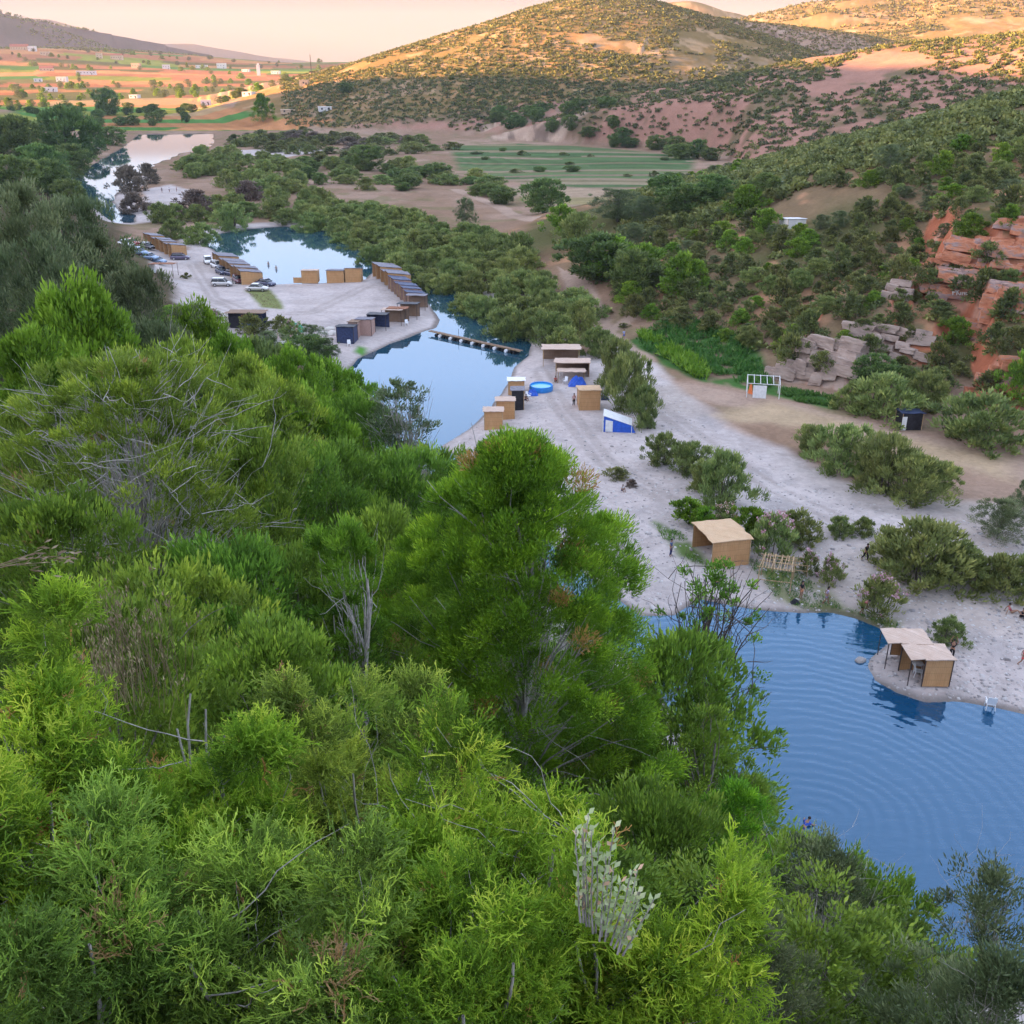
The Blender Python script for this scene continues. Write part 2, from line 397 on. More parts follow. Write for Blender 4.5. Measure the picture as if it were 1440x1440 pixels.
    vf = np.clip(poly_sd(px_poly([(625, 205), (720, 201), (860, 210), (985, 222), (975, 262), (860, 270), (740, 262), (640, 240)]), x, y) / 4, 0, 1)
    fields(vf, -0.10, 190, 7.0, 82, [(0.085, 0.14, 0.06), (0.10, 0.145, 0.065), (0.22, 0.18, 0.115), (0.08, 0.12, 0.055), (0.19, 0.165, 0.095), (0.13, 0.145, 0.07), (0.24, 0.185, 0.125)])
    vf2 = np.clip(poly_sd(px_poly([(700, 262), (860, 268), (960, 266), (1040, 290), (1040, 330), (980, 385), (930, 370), (830, 300), (730, 285)]), x, y) / 3, 0, 1)
    fields(vf2 * 0.8, -0.10, 300, 9, 88, [(0.30, 0.22, 0.14), (0.33, 0.25, 0.17), (0.24, 0.21, 0.10), (0.34, 0.24, 0.16)])
    # dirt tracks across the valley floor
    for tr, w in (([(640, 268), (700, 290), (745, 318), (778, 352), (800, 400), (825, 440), (850, 470), (895, 500), (930, 545), (985, 590), (1040, 620), (1130, 660), (1300, 700), (1500, 760)], 2.2),
                  ([(850, 470), (905, 452), (950, 425), (975, 400)], 1.2), ([(930, 545), (1010, 560), (1120, 582), (1230, 610), (1350, 640), (1500, 680)], 3.0)):
        P = px_poly(tr); d = np.full(n, 1e9)
        for a, b in zip(P[:-1], P[1:]):
            e = b - a; t = np.clip(((x - a[0]) * e[0] + (y - a[1]) * e[1]) / (e @ e), 0, 1)
            d = np.minimum(d, np.hypot(x - a[0] - t * e[0], y - a[1] - t * e[1]))
        lay(sstep(w * 1.25, w * 0.7, d + 0.8 * n2) * (z < 4), (0.34, 0.245, 0.185))
    # gravel banks
    G = np.full(n, -1e9)
    for poly in ([(205, 345), (262, 352), (285, 345), (300, 352), (345, 388), (385, 402), (520, 396), (535, 372), (570, 395), (600, 412), (625, 440), (616, 470), (545, 490), (505, 512), (480, 520), (380, 500), (300, 470), (225, 420)],
                 [(742, 498), (775, 505), (830, 495), (870, 480), (905, 505), (960, 555), (1010, 590), (1110, 640), (1200, 690), (1330, 700), (1500, 730), (2200, 900), (2300, 1300), (1440, 1100), (1200, 1000), (900, 860), (600, 690), (600, 620), (690, 575)],
                 [(200, 268), (240, 260), (285, 275), (270, 285), (225, 300), (205, 292)], [(330, 212), (440, 208), (460, 214), (400, 222), (330, 222)]):
        G = np.maximum(G, poly_sd(px_poly(poly), x, y))
    wsd = water_sd(x, y)
    G = np.maximum(G, np.where((y < 420) & (z < 2.5), 6 - np.abs(wsd), -9.0))
    g = sstep(-1.5, 1.5, G + 1.6 * n2) * sstep(3.0, 1.8, z)
    lay(g, (0.425, 0.37, 0.345)); lay(g * sstep(0.0, 0.4, n2), (0.465, 0.41, 0.385)); lay(g * sstep(0.1, 0.5, n1) * 0.6, (0.36, 0.305, 0.26))
    lay(g * sstep(0.25, 0.45, fbm(x, y, 5, 4, 66)) * 0.5, (0.29, 0.265, 0.255)); lay(g * sstep(0.12, 0.02, np.abs(fbm(x * 0.35 + y * 0.2, y * 0.9, 9, 3, 67))) * 0.28, (0.32, 0.28, 0.255))
    # dry yellow grass and sand along the inner edge of the gravel
    s = np.clip(poly_sd(px_poly([(985, 585), (1080, 560), (1200, 590), (1330, 625), (1440, 640), (1440, 690), (1330, 665), (1200, 640), (1120, 650), (1040, 610)]), x, y) / 3 + 0.3 * n2, 0, 1)
    lay(s * sstep(-.25, .25, n1 + .5 * n2), (0.37, 0.275, 0.175))
    for off in (-0.8, 0.8):
        for tr in ([(862, 520), (905, 560), (985, 620), (1090, 690), (1200, 740), (1340, 800), (1500, 880)], [(760, 520), (790, 575), (850, 650), (930, 700), (1010, 735), (1110, 765)], [(270, 372), (300, 420), (360, 445), (440, 440), (520, 400)], [(300, 430), (420, 470), (500, 470)]):
            P = px_poly(tr); d = np.full(n, 1e9)
            for a_, b_ in zip(P[:-1], P[1:]):
                e = b_ - a_; L_ = np.hypot(*e); nn_ = np.array((-e[1], e[0])) / L_ * off; q = a_ + nn_
                t = np.clip(((x - q[0]) * e[0] + (y - q[1]) * e[1]) / (L_ * L_), 0, 1); d = np.minimum(d, np.hypot(x - q[0] - t * e[0], y - q[1] - t * e[1]))
            lay(sstep(0.75, 0.25, d + 0.4 * n2) * g * 0.55, (0.30, 0.26, 0.235))
    # green weed patches near the water
    for poly, c in (([(1040, 780), (1120, 805), (1190, 850), (1270, 868), (1265, 880), (1180, 862), (1090, 840)], (0.13, 0.15, 0.05)),
                    ([(920, 735), (960, 750), (990, 790), (960, 780)], (0.10, 0.15, 0.045)), ([(345, 410), (380, 408), (396, 435), (372, 432)], (0.17, 0.19, 0.075)),
                    ([(498, 483), (520, 486), (512, 496), (495, 492)], (0.08, 0.2, 0.04)),
                    ([(885, 480), (940, 462), (1060, 500), (1090, 545), (1180, 560), (1170, 575), (1090, 560), (985, 540), (900, 495)], (0.06, 0.13, 0.035))):
        lay(sstep(-0.6, 0.8, poly_sd(px_poly(poly), x, y) + 1.2 * n2) * sstep(-0.5, 0.1, n4 + n2 + 0.3), c)
    # wet rim and river bed
    lay(sstep(-0.9, -0.1, wsd + 0.4 * n2) * 0.75 * (z < 1.5), (0.105, 0.088, 0.075)); lay(sstep(0.0, 1.5, wsd), (0.07, 0.085, 0.075))
    return C * (1 + 0.10 * n4[:, None])

def build_ground():
    a = np.radians(np.concatenate([np.linspace(-180, -36, 90, endpoint=False), np.linspace(-36, 36, 800, endpoint=False), np.linspace(36, 180, 90, endpoint=False)]))
    def lg(a_, b_, n_): return np.exp(np.linspace(math.log(a_), math.log(b_), n_, endpoint=False))
    R = np.concatenate([lg(1.2, 30, 60), lg(30, 250, 420), lg(250, 1300, 330), lg(1300, 5900, 105), [5900]])
    A, RR = np.meshgrid(a, R)
    x = (np.sin(A) * RR).ravel(); y = (np.cos(A) * RR).ravel()
    z = height(x, y)
    na, nr = len(a), len(R)
    i = np.arange(nr - 1)[:, None] * na; j = np.arange(na)[None, :]; j2 = (j + 1) % na
    Q = np.stack([i + j, i + na + j, i + na + j2, i + j2], -1).reshape(-1, 4)[:, ::-1]
    Z2 = z.reshape(nr, na); dr = np.gradient(Z2, axis=0) / np.gradient(R)[:, None]; da = np.gradient(Z2, axis=1) / (np.gradient(a)[None, :] * R[:, None])
    C = ground_colour(x, y, z, np.hypot(dr, da).ravel())
    rock = sstep(0.0, 0.35, fbm(x, y, 60, 5, 49)) * (y > 640) * (x > -60) * (x < 420)
    V = np.stack([x, y, z], 1)
    V = np.concatenate([V, [[0, 0, 38.3]]])
    C = np.concatenate([C, C[:1]])
    N = NT("ground_earth")
    at_ = N.n("ShaderNodeAttribute", attribute_name="albedo")
    co = N.coord("Object")
    geo = N.n("ShaderNodeNewGeometry")
    # stones: cells about a hand wide, larger mottling above them
    vo = N.n("ShaderNodeTexVoronoi", i_Scale=2.2); N.l(co, vo.inputs["Vector"])
    st = N.math('MULTIPLY', N.n("ShaderNodeSeparateColor").outputs[0], 1.0)
    sep = st.node.inputs[0].links[0].from_node; N.l(vo.outputs["Color"], sep.inputs[0])
    f1 = N.noise(1.3, 6, 0.65, co); f2 = N.noise(0.11, 5, 0.6, co)
    m = N.math('ADD', N.math('MULTIPLY', f1, 0.55), N.math('MULTIPLY', f2, 0.5))
    m = N.math('ADD', m, N.math('MULTIPLY', st, 0.22))
    val = N.math('ADD', N.math('MULTIPLY', N.math('SUBTRACT', m, 0.63), 0.7), 1.0)
    vc = N.n("ShaderNodeCombineColor"); [N.l(val, vc.inputs[k]) for k in range(3)]
    N.l(N.mix(1.0, at_.outputs["Color"], vc.outputs[0], 'MULTIPLY'), N.p.inputs["Base Color"])
    N.p.inputs["Roughness"].default_value = 0.95; N.p.inputs["Specular IOR Level"].default_value = 0.0
    hgt = N.math('ADD', N.math('MULTIPLY', vo.outputs["Distance"], -0.25), N.math('ADD', f1, N.math('MULTIPLY', N.noise(0.05, 8, 0.65, co), 14.0)))
    N.bump(hgt, 0.35, 0.18)
    # the ring of quads plus a fan that closes the middle
    me = bpy.data.meshes.new("ground")
    c = len(V) - 1
    me.vertices.add(len(V)); me.vertices.foreach_set("co", V.astype(np.float32).ravel())
    tri = np.stack([np.full(na, c), (np.arange(na) + 1) % na, np.arange(na)], 1)
    loops = np.concatenate([Q.ravel(), tri.ravel()]).astype(np.int32)
    me.loops.add(len(loops)); me.loops.foreach_set("vertex_index", loops)
    ls = np.concatenate([np.arange(len(Q)) * 4, len(Q) * 4 + np.arange(na) * 3]).astype(np.int32)
    me.polygons.add(len(ls)); me.polygons.foreach_set("loop_start", ls); me.polygons.foreach_set("use_smooth", np.ones(len(ls), bool))
    ca = me.attributes.new("albedo", 'FLOAT_COLOR', 'POINT')
    c4 = np.ones((len(V), 4), np.float32); c4[:, :3] = np.clip(C, 0, 1); ca.data.foreach_set("color", c4.ravel())
    me.materials.append(N.m); me.update(calc_edges=True)
    o = link("ground", me); tag(o, kind="structure")
    return o
build_ground()

def build_water():
    N = NT("river_water")
    N.p.inputs["Roughness"].default_value = 0.03; N.p.inputs["IOR"].default_value = 2.1; N.p.inputs["Specular Tint"].default_value = (0.45, 0.75, 1.0, 1)
    co = N.coord("Object")
    f = N.noise(0.03, 3, 0.5, co)
    # the deep near pool's blue is partly painted sky reflection, paler farther out; the slow middle and far reaches a dark green
    sy = N.n("ShaderNodeSeparateXYZ"); N.l(co, sy.inputs[0])
    my = N.n("ShaderNodeMapRange"); my.inputs[1].default_value = 75; my.inputs[2].default_value = 115; N.l(sy.outputs[1], my.inputs[0])
    sh = N.n("ShaderNodeMapRange"); sh.inputs[1].default_value = 40; sh.inputs[2].default_value = 72; N.l(sy.outputs[1], sh.inputs[0])
    deep = N.mix(sh.outputs[0], (0.001, 0.030, 0.090), (0.008, 0.060, 0.130))  # lighter far end paints the reflected sky into the pool's colour
    deep = N.mix(N.math('MULTIPLY', f, 0.5), deep, (0.006, 0.060, 0.11))
    N.l(N.mix(my.outputs[0], deep, (0.018, 0.060, 0.090)), N.p.inputs["Base Color"])
    # rings spreading round the swimmer, and small wind ripples
    cx, cy, _ = at(1150, 1150, 0)
    mp = N.n("ShaderNodeMapping"); mp.inputs["Location"].default_value = (-cx, -cy, 0); N.l(co, mp.inputs[0])
    wv = N.n("ShaderNodeTexWave", wave_type='RINGS', rings_direction='Z', wave_profile='SIN', i_Scale=0.34, i_Distortion=7.5, i_Detail=3.0, i_Detail_Scale=0.6)
    N.l(mp.outputs[0], wv.inputs["Vector"])
    ln = N.n("ShaderNodeVectorMath", operation='LENGTH'); N.l(mp.outputs[0], ln.inputs[0])
    fade = N.n("ShaderNodeMapRange"); fade.inputs[1].default_value = 14; fade.inputs[2].default_value = 42; fade.inputs[3].default_value = 1; fade.inputs[4].default_value = 0.0
    N.l(ln.outputs["Value"], fade.inputs[0])
    mp2 = N.n("ShaderNodeMapping"); mp2.inputs["Scale"].default_value = (0.5, 1.4, 1); N.l(co, mp2.inputs[0])
    rip = N.noise(1.1, 3, 0.5, mp2.outputs[0])
    nf = N.n("ShaderNodeMapRange"); nf.inputs[1].default_value = 30; nf.inputs[2].default_value = 60; nf.inputs[3].default_value = 0.30; nf.inputs[4].default_value = 0.012
    N.l(ln.outputs["Value"], nf.inputs[0])
    h = N.math('ADD', N.math('MULTIPLY', wv.outputs["Fac"], N.math('MULTIPLY', fade.outputs[0], N.math('MULTIPLY', N.noise(0.07, 2, 0.5, co), 0.23))), N.math('MULTIPLY', rip, nf.outputs[0]))
    N.bump(h, 0.7, 0.16)
    bm = bmesh.new()
    vs = [bm.verts.new(p) for p in ((-420, -40, 0), (160, -40, 0), (160, 780, 0), (-420, 780, 0))]
    bm.faces.new(vs)
    me = bpy.data.meshes.new("river"); bm.to_mesh(me); bm.free(); me.materials.append(N.m)
    tag(link("river", me), kind="structure")
build_water()

# ------------------------------------------------------------------ plants
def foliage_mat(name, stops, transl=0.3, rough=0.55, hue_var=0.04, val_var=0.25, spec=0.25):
    """leaves: colour by each leaf's own tint (young tips, old leaves, painted clump shade, dead sprays), plant-to-plant variation, some light let through"""
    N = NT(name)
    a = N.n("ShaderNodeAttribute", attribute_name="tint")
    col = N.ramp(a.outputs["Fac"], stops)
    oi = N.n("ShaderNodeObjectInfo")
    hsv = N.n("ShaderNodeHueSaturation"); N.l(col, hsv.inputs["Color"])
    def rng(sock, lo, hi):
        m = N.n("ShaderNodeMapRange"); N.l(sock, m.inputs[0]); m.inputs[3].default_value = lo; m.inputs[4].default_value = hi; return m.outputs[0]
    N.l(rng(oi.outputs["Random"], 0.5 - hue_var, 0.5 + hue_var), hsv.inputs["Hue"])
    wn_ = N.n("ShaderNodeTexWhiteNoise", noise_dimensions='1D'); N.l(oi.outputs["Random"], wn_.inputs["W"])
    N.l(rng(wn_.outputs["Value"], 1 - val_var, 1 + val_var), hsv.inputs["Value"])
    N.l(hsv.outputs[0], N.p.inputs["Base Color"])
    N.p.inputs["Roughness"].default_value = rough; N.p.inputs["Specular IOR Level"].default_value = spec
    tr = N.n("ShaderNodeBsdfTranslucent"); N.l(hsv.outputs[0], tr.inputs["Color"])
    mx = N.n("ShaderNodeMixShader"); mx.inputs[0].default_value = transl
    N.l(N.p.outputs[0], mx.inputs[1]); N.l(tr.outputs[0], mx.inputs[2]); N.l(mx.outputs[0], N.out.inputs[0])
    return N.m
M = {}
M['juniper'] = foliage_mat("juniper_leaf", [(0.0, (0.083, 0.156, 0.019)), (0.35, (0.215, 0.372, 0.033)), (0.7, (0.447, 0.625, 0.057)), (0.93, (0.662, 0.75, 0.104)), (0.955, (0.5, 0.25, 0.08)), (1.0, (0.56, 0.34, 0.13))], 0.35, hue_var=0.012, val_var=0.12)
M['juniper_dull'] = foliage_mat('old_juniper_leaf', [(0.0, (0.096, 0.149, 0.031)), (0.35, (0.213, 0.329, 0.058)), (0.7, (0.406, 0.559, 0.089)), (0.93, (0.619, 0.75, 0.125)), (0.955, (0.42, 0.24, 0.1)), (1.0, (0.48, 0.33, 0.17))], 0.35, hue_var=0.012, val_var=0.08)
M['thuja'] = foliage_mat("cypress_leaf", [(0.0, (0.065, 0.155, 0.016)), (0.4, (0.16, 0.33, 0.024)), (0.75, (0.322, 0.541, 0.033)), (0.94, (0.508, 0.696, 0.06)), (0.965, (0.483, 0.287, 0.081)), (1.0, (0.517, 0.345, 0.115))], 0.3, hue_var=0.01, val_var=0.1)
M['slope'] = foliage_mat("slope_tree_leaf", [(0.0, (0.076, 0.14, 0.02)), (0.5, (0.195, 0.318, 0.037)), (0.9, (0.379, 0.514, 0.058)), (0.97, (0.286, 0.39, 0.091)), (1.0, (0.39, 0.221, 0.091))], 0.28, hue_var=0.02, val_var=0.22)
M['bright'] = foliage_mat("bright_leaf", [(0.0, (0.063, 0.137, 0.015)), (0.5, (0.177, 0.321, 0.026)), (1.0, (0.308, 0.462, 0.055))], 0.35, hue_var=0.012, val_var=0.18)
M['olive'] = foliage_mat("olive_leaf", [(0.0, (0.07, 0.096, 0.042)), (0.5, (0.137, 0.176, 0.073)), (1.0, (0.281, 0.316, 0.145))], 0.22, hue_var=0.015, val_var=0.15)
M['oleander'] = foliage_mat("riverside_leaf", [(0.0, (0.117, 0.166, 0.05)), (0.5, (0.24, 0.291, 0.086)), (0.9, (0.407, 0.427, 0.126)), (1.0, (0.505, 0.467, 0.173))], 0.25, hue_var=0.018, val_var=0.18)
M['dark'] = foliage_mat("dark_tree_leaf", [(0.0, (0.075, 0.122, 0.037)), (0.5, (0.143, 0.211, 0.058)), (1.0, (0.268, 0.322, 0.079))], 0.22, hue_var=0.02, val_var=0.2)
M['scrub'] = foliage_mat("scrub_leaf", [(0.0, (0.081, 0.101, 0.037)), (0.5, (0.162, 0.184, 0.055)), (0.85, (0.275, 0.274, 0.076)), (1.0, (0.396, 0.307, 0.123))], 0.2, hue_var=0.02, val_var=0.2)
M['lit_scrub'] = foliage_mat("hill_scrub_leaf", [(0.0, (0.044, 0.05, 0.02)), (0.6, (0.11, 0.11, 0.033)), (1.0, (0.22, 0.187, 0.055))], 0.2)
M['brown'] = foliage_mat("dry_oleander_leaf", [(0.0, (0.128, 0.102, 0.077)), (0.6, (0.225, 0.181, 0.133)), (1.0, (0.36, 0.281, 0.224))], 0.2)
M['grass'] = foliage_mat("grass_blade", [(0.0, (0.06, 0.14, 0.03)), (0.6, (0.10, 0.22, 0.04)), (1.0, (0.20, 0.30, 0.07))], 0.35)
M['straw'] = foliage_mat("dry_grass_blade", [(0.0, (0.16, 0.12, 0.07)), (0.6, (0.28, 0.21, 0.13)), (1.0, (0.42, 0.34, 0.22))], 0.3)
M['flower'] = foliage_mat("oleander_flower", [(0.0, (0.45, 0.20, 0.25)), (0.6, (0.62, 0.38, 0.42)), (1.0, (0.75, 0.62, 0.62))], 0.3)
M['downy'] = foliage_mat("downy_leaf", [(0.0, (0.3, 0.375, 0.18)), (0.7, (0.54, 0.63, 0.33)), (0.9, (0.75, 0.72, 0.45)), (1.0, (0.75, 0.42, 0.3))], 0.3, val_var=0.02)
M['bark'] = simple_mat("grey_bark", (0.20, 0.175, 0.155), 0.9, var=0.35, scale=14, streak=(1, 1, 0.3))
M['pale_bark'] = simple_mat("pale_bark", (0.36, 0.33, 0.30), 0.9, var=0.3, scale=20, streak=(1, 1, 0.3))
M['dark_bark'] = simple_mat("dark_bark", (0.10, 0.08, 0.07), 0.9, var=0.3, scale=14)

def norm(a): return a / (np.linalg.norm(a, axis=-1, keepdims=True) + 1e-9)
def leaves_mesh(P, D, L, W, tint, rs, fold=0.0):
    """diamond leaves: base P, direction D, length L, width W"""
    n = len(P)
    D = norm(D); S = norm(np.cross(D, rs.normal(size=(n, 3))))
    L = np.broadcast_to(L, n)[:, None]; W = np.broadcast_to(W, n)[:, None]
    mid = P + D * L * 0.5
    V = np.stack([P, mid + S * W * 0.5, P + D * L, mid - S * W * 0.5], 1).reshape(-1, 3)
    return V, np.arange(4 * n).reshape(n, 4), np.repeat(tint, 4)
def tube_np(paths, ns=5):
    """round tapering limbs along (points, radii) paths"""
    VV, QQ = [], []; o = 0
    for pts, rad in paths:
        pts = np.asarray(pts, float); rad = np.asarray(rad, float); k = len(pts)
        t = norm(np.gradient(pts, axis=0))
        up = np.array((0, 0, 1.0)) if abs(t[0][2]) < 0.9 else np.array((1.0, 0, 0))
        a = norm(np.cross(t, up)); b = np.cross(t, a)
        an = np.linspace(0, 2 * math.pi, ns, endpoint=False)
        ring = pts[:, None] + rad[:, None, None] * (a[:, None] * np.cos(an)[None, :, None] + b[:, None] * np.sin(an)[None, :, None])
        VV.append(ring.reshape(-1, 3))
        i = np.arange(k - 1)[:, None] * ns; j = np.arange(ns)[None]; j2 = (j + 1) % ns
        QQ.append((np.stack([i + j, i + j2, i + ns + j2, i + ns + j], -1) + o).reshape(-1, 4)); o += k * ns
    return np.concatenate(VV), np.concatenate(QQ)
def limb(p0, p1, r0, r1, rs, n=6, wob=0.08, sag=0.0):
    t = np.linspace(0, 1, n)[:, None]
    p = np.asarray(p0) * (1 - t) + np.asarray(p1) * t
    ln = np.linalg.norm(np.asarray(p1) - np.asarray(p0))
    p = p + np.cumsum(rs.normal(size=(n, 3)), 0) * wob * ln / n * (t > 0) * np.minimum(1, 1.5 * t)
    p[:, 2] += -sag * ln * np.sin(t[:, 0] * math.pi)
    return p, r0 + (r1 - r0) * t[:, 0] ** 0.8
def profile_radius(shape, f):
    if shape == 'cone': return np.clip(1.01 - f, 0, 1) ** 0.58
    if shape == 'column': return np.sqrt(np.clip(1 - (2 * f - 1) ** 4, 0, 1)) * (1 - 0.25 * f)
    if shape == 'flat': return np.sqrt(np.clip(1 - np.abs(2 * f - 0.9) ** 3, 0, 1))
    if shape == 'mound': return np.sqrt(np.clip(1 - f ** 2.2, 0, 1))
    return np.sqrt(np.clip(1 - (2 * f - 1) ** 2, 0, 1)) ** 0.8
def make_plant(seed, shape, h, w, base, clumps, per, cr, ll, lw, up=0.35, fill=0.35, irregular=0.28, tips=True, trunk_r=None, dead=0.0, limbs=12, lean=0.0, stems=1, twigs=0):
    """(crown, trunk) arrays: leaves grouped in clumps on limbs; base = share of the height that is bare trunk"""
    rs = np.random.RandomState(seed)
    f = rs.rand(clumps) ** 0.85
    if shape == 'cone': f = rs.rand(clumps) ** 0.95
    th = rs.rand(clumps) * 2 * math.pi
    ir = 1 + irregular * (vnoise(np.cos(th) * 1.6 + 9, np.sin(th) * 1.6 + f * 3.1, seed) * 2 - 1) * 1.5
    rad = 1 - (1 - fill) * rs.rand(clumps) ** 2.2
    inner = rs.rand(clumps) < 0.22
    rad = np.where(inner, rad * rs.rand(clumps), rad)
    R = profile_radius(shape, f) * w / 2 * ir * rad
    top = base * h + (h - base * h) * f
    C = np.stack([np.cos(th) * R + lean * top, np.sin(th) * R, top - cr * 0.3], 1)
    csz = cr * (0.6 + 0.8 * rs.rand(clumps)) * (0.75 + 0.4 * (1 - f))
    ct = rs.rand(clumps)
    out = norm(np.stack([np.cos(th), np.sin(th), (f - 0.35) * 1.6], 1))
    n = clumps * per
    ci = np.repeat(np.arange(clumps), per)
    off = rs.normal(size=(n, 3)); off = norm(off) * (rs.rand(n, 1) ** 0.5)
    P = C[ci] + off * csz[ci][:, None] * np.array((1, 1, 0.75))
    D = norm(off * 0.9 + out[ci] * 0.7 + np.array((0, 0, up * 2)) + rs.normal(size=(n, 3)) * 0.45)
    # old leaves sit inside a clump, young ones on its outside and top: leaf age, plus shade painted into the clump's depth
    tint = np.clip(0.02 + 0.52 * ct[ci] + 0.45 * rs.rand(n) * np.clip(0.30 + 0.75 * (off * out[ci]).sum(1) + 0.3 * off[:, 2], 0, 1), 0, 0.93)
    if dead > 0:
        dc = (rs.rand(clumps) < dead)[ci] & (rs.rand(n) < 0.75); tint = np.where(dc, 0.96 + 0.04 * rs.rand(n), tint)
    sz = 0.6 + 0.8 * rs.rand(n)
    crown = leaves_mesh(P - D * (ll * 0.4), D, ll * sz, lw * (0.7 + 0.6 * rs.rand(n)), tint, rs)
    paths = []
    tr = trunk_r or h * 0.018
    for s_ in range(stems):
        a0 = rs.rand() * 6.28; r0 = 0.0 if stems == 1 else 0.10 * w
        b = np.array((math.cos(a0) * r0, math.sin(a0) * r0, -0.4)); t_ = np.array((lean * h + math.cos(a0) * r0 * 2, math.sin(a0) * r0 * 2, h * 0.86))
        paths.append(limb(b, t_, tr, tr * 0.2, rs, 9, 0.10))
    main = paths[0][0]
    pick = rs.permutation(clumps)[:limbs]
    for c in pick:
        q = C[c]; hz_ = np.clip(q[2] * (0.35 + 0.4 * rs.rand()), 0.05 * h, 0.8 * h)
        m_ = paths[rs.randint(len(paths))][0] if stems > 1 else main
        k = np.argmin(abs(m_[:, 2] - hz_))
        paths.append(limb(m_[k], q, tr * 0.20, tr * 0.04, rs, 8, 0.17, -0.05))
        for tw in range(twigs):
            lp = paths[-1][0]; s0 = lp[rs.randint(2, 5)]
            sp = np.linalg.norm(q - m_[k]); e_ = s0 + (q - m_[k]) * (0.25 + 0.25 * rs.rand()) + rs.normal(size=3) * 0.16 * sp
            e_[:2] *= min(1.0, 0.5 * w / (np.hypot(e_[0], e_[1]) + 1e-6)); e_[2] = min(e_[2], q[2] + 0.02 * h)
            paths.append(limb(s0, e_, tr * 0.07, tr * 0.02, rs, 6, 0.24))
    return crown, tube_np(paths, 5 if h < 6 else 6)
PLANTS = {}
def plant_kind(key, leaf, bark, part='crown', **kw):
    (V, Q, t), (tv, tq) = make_plant(**kw)
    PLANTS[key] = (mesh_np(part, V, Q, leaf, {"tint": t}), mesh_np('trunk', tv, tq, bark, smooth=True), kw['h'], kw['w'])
def put_plant(key, name, label, cat, loc, h=None, w=None, rz=0.0, group=None, leaf=None, parts=True):
    """a plant of that kind, its crown and trunk sharing the kind's meshes, sized to h x w metres"""
    cm, tm, kh, kw_ = PLANTS[key]
    sz = (h or kh) / kh; sw = (w or kw_) / kw_
    t = thing(name, label, cat, loc, rz, group)
    t.scale = (sw, sw, sz)
    c = link('crown', cm, t)
    link('trunk', tm, t)
    if leaf: c.material_slots[0].link = 'OBJECT'; c.material_slots[0].material = leaf
    return t
rnd = random.Random(7)

# the kinds
for s in range(3):
    plant_kind(f'slope{s}', M['slope'], M['bark'], seed=10 + s, shape='round', h=7, w=6.5, base=0.12, clumps=190, per=130, cr=0.62, ll=0.19, lw=0.065, irregular=0.35, dead=0.012, limbs=26, twigs=2)
    plant_kind(f'bright{s}', M['bright'], M['bark'], seed=20 + s, shape='mound', h=6, w=6, base=0.08, clumps=170, per=120, cr=0.55, ll=0.20, lw=0.085, irregular=0.35, limbs=18, twigs=1)
    plant_kind(f'olive{s}', M['olive'], M['bark'], seed=30 + s, shape='round', h=7, w=7, base=0.14, clumps=210, per=110, cr=0.60, ll=0.20, lw=0.06, irregular=0.4, limbs=24, fill=0.2, twigs=2)
    plant_kind(f'oleander{s}', M['oleander'], M['dark_bark'], seed=40 + s, shape='mound', h=4, w=4.6, base=0.0, clumps=100, per=48, cr=0.55, ll=0.42, lw=0.13, up=0.8, irregular=0.4, limbs=10, stems=4)
    plant_kind(f'dark{s}', M['dark'], M['dark_bark'], seed=50 + s, shape='round', h=8, w=8, base=0.10, clumps=120, per=60, cr=1.0, ll=0.55, lw=0.25, irregular=0.35, limbs=14)
for s in range(4):
    plant_kind(f'shrub{s}', M['scrub'], M['dark_bark'], seed=60 + s, shape='mound', h=2.4, w=3.2, base=0.0, clumps=60, per=34, cr=0.42, ll=0.32, lw=0.13, irregular=0.45, limbs=6, stems=2)

# ------------------------------------------------------------------ growing cypress sprays close to the camera
def spray_template(rs):
    """one spray about 1 long: a stem with forking side twigs, nearly flat"""
    segs = []
    def grow(p, d, ln, wd, depth):
        n = 4 if depth == 0 else 3 if depth == 1 else 2
        side = 1
        for k in range(n):
            q = p + d * ln / n
            segs.append((p, q, wd))
            if depth < 2:
                a = math.radians(rs.uniform(26, 50)) * side
                ax = np.array((0.0, 1.0, 0.0)) + rs.normal(size=3) * 0.22
                ax /= np.linalg.norm(ax)
                dd = d * math.cos(a) + np.cross(ax, d) * math.sin(a)
                grow(q, dd / np.linalg.norm(dd), ln * rs.uniform(0.42, 0.6) * (1 - 0.12 * k), wd * 0.9, depth + 1)
                side = -side
            p = q; d = d + rs.normal(size=3) * 0.12; d = d / np.linalg.norm(d)
    grow(np.zeros(3), np.array((0, 0, 1.0)), 1.0, 0.042, 0)
    return np.array([s[0] for s in segs]), np.array([s[1] for s in segs]), np.array([s[2] for s in segs])
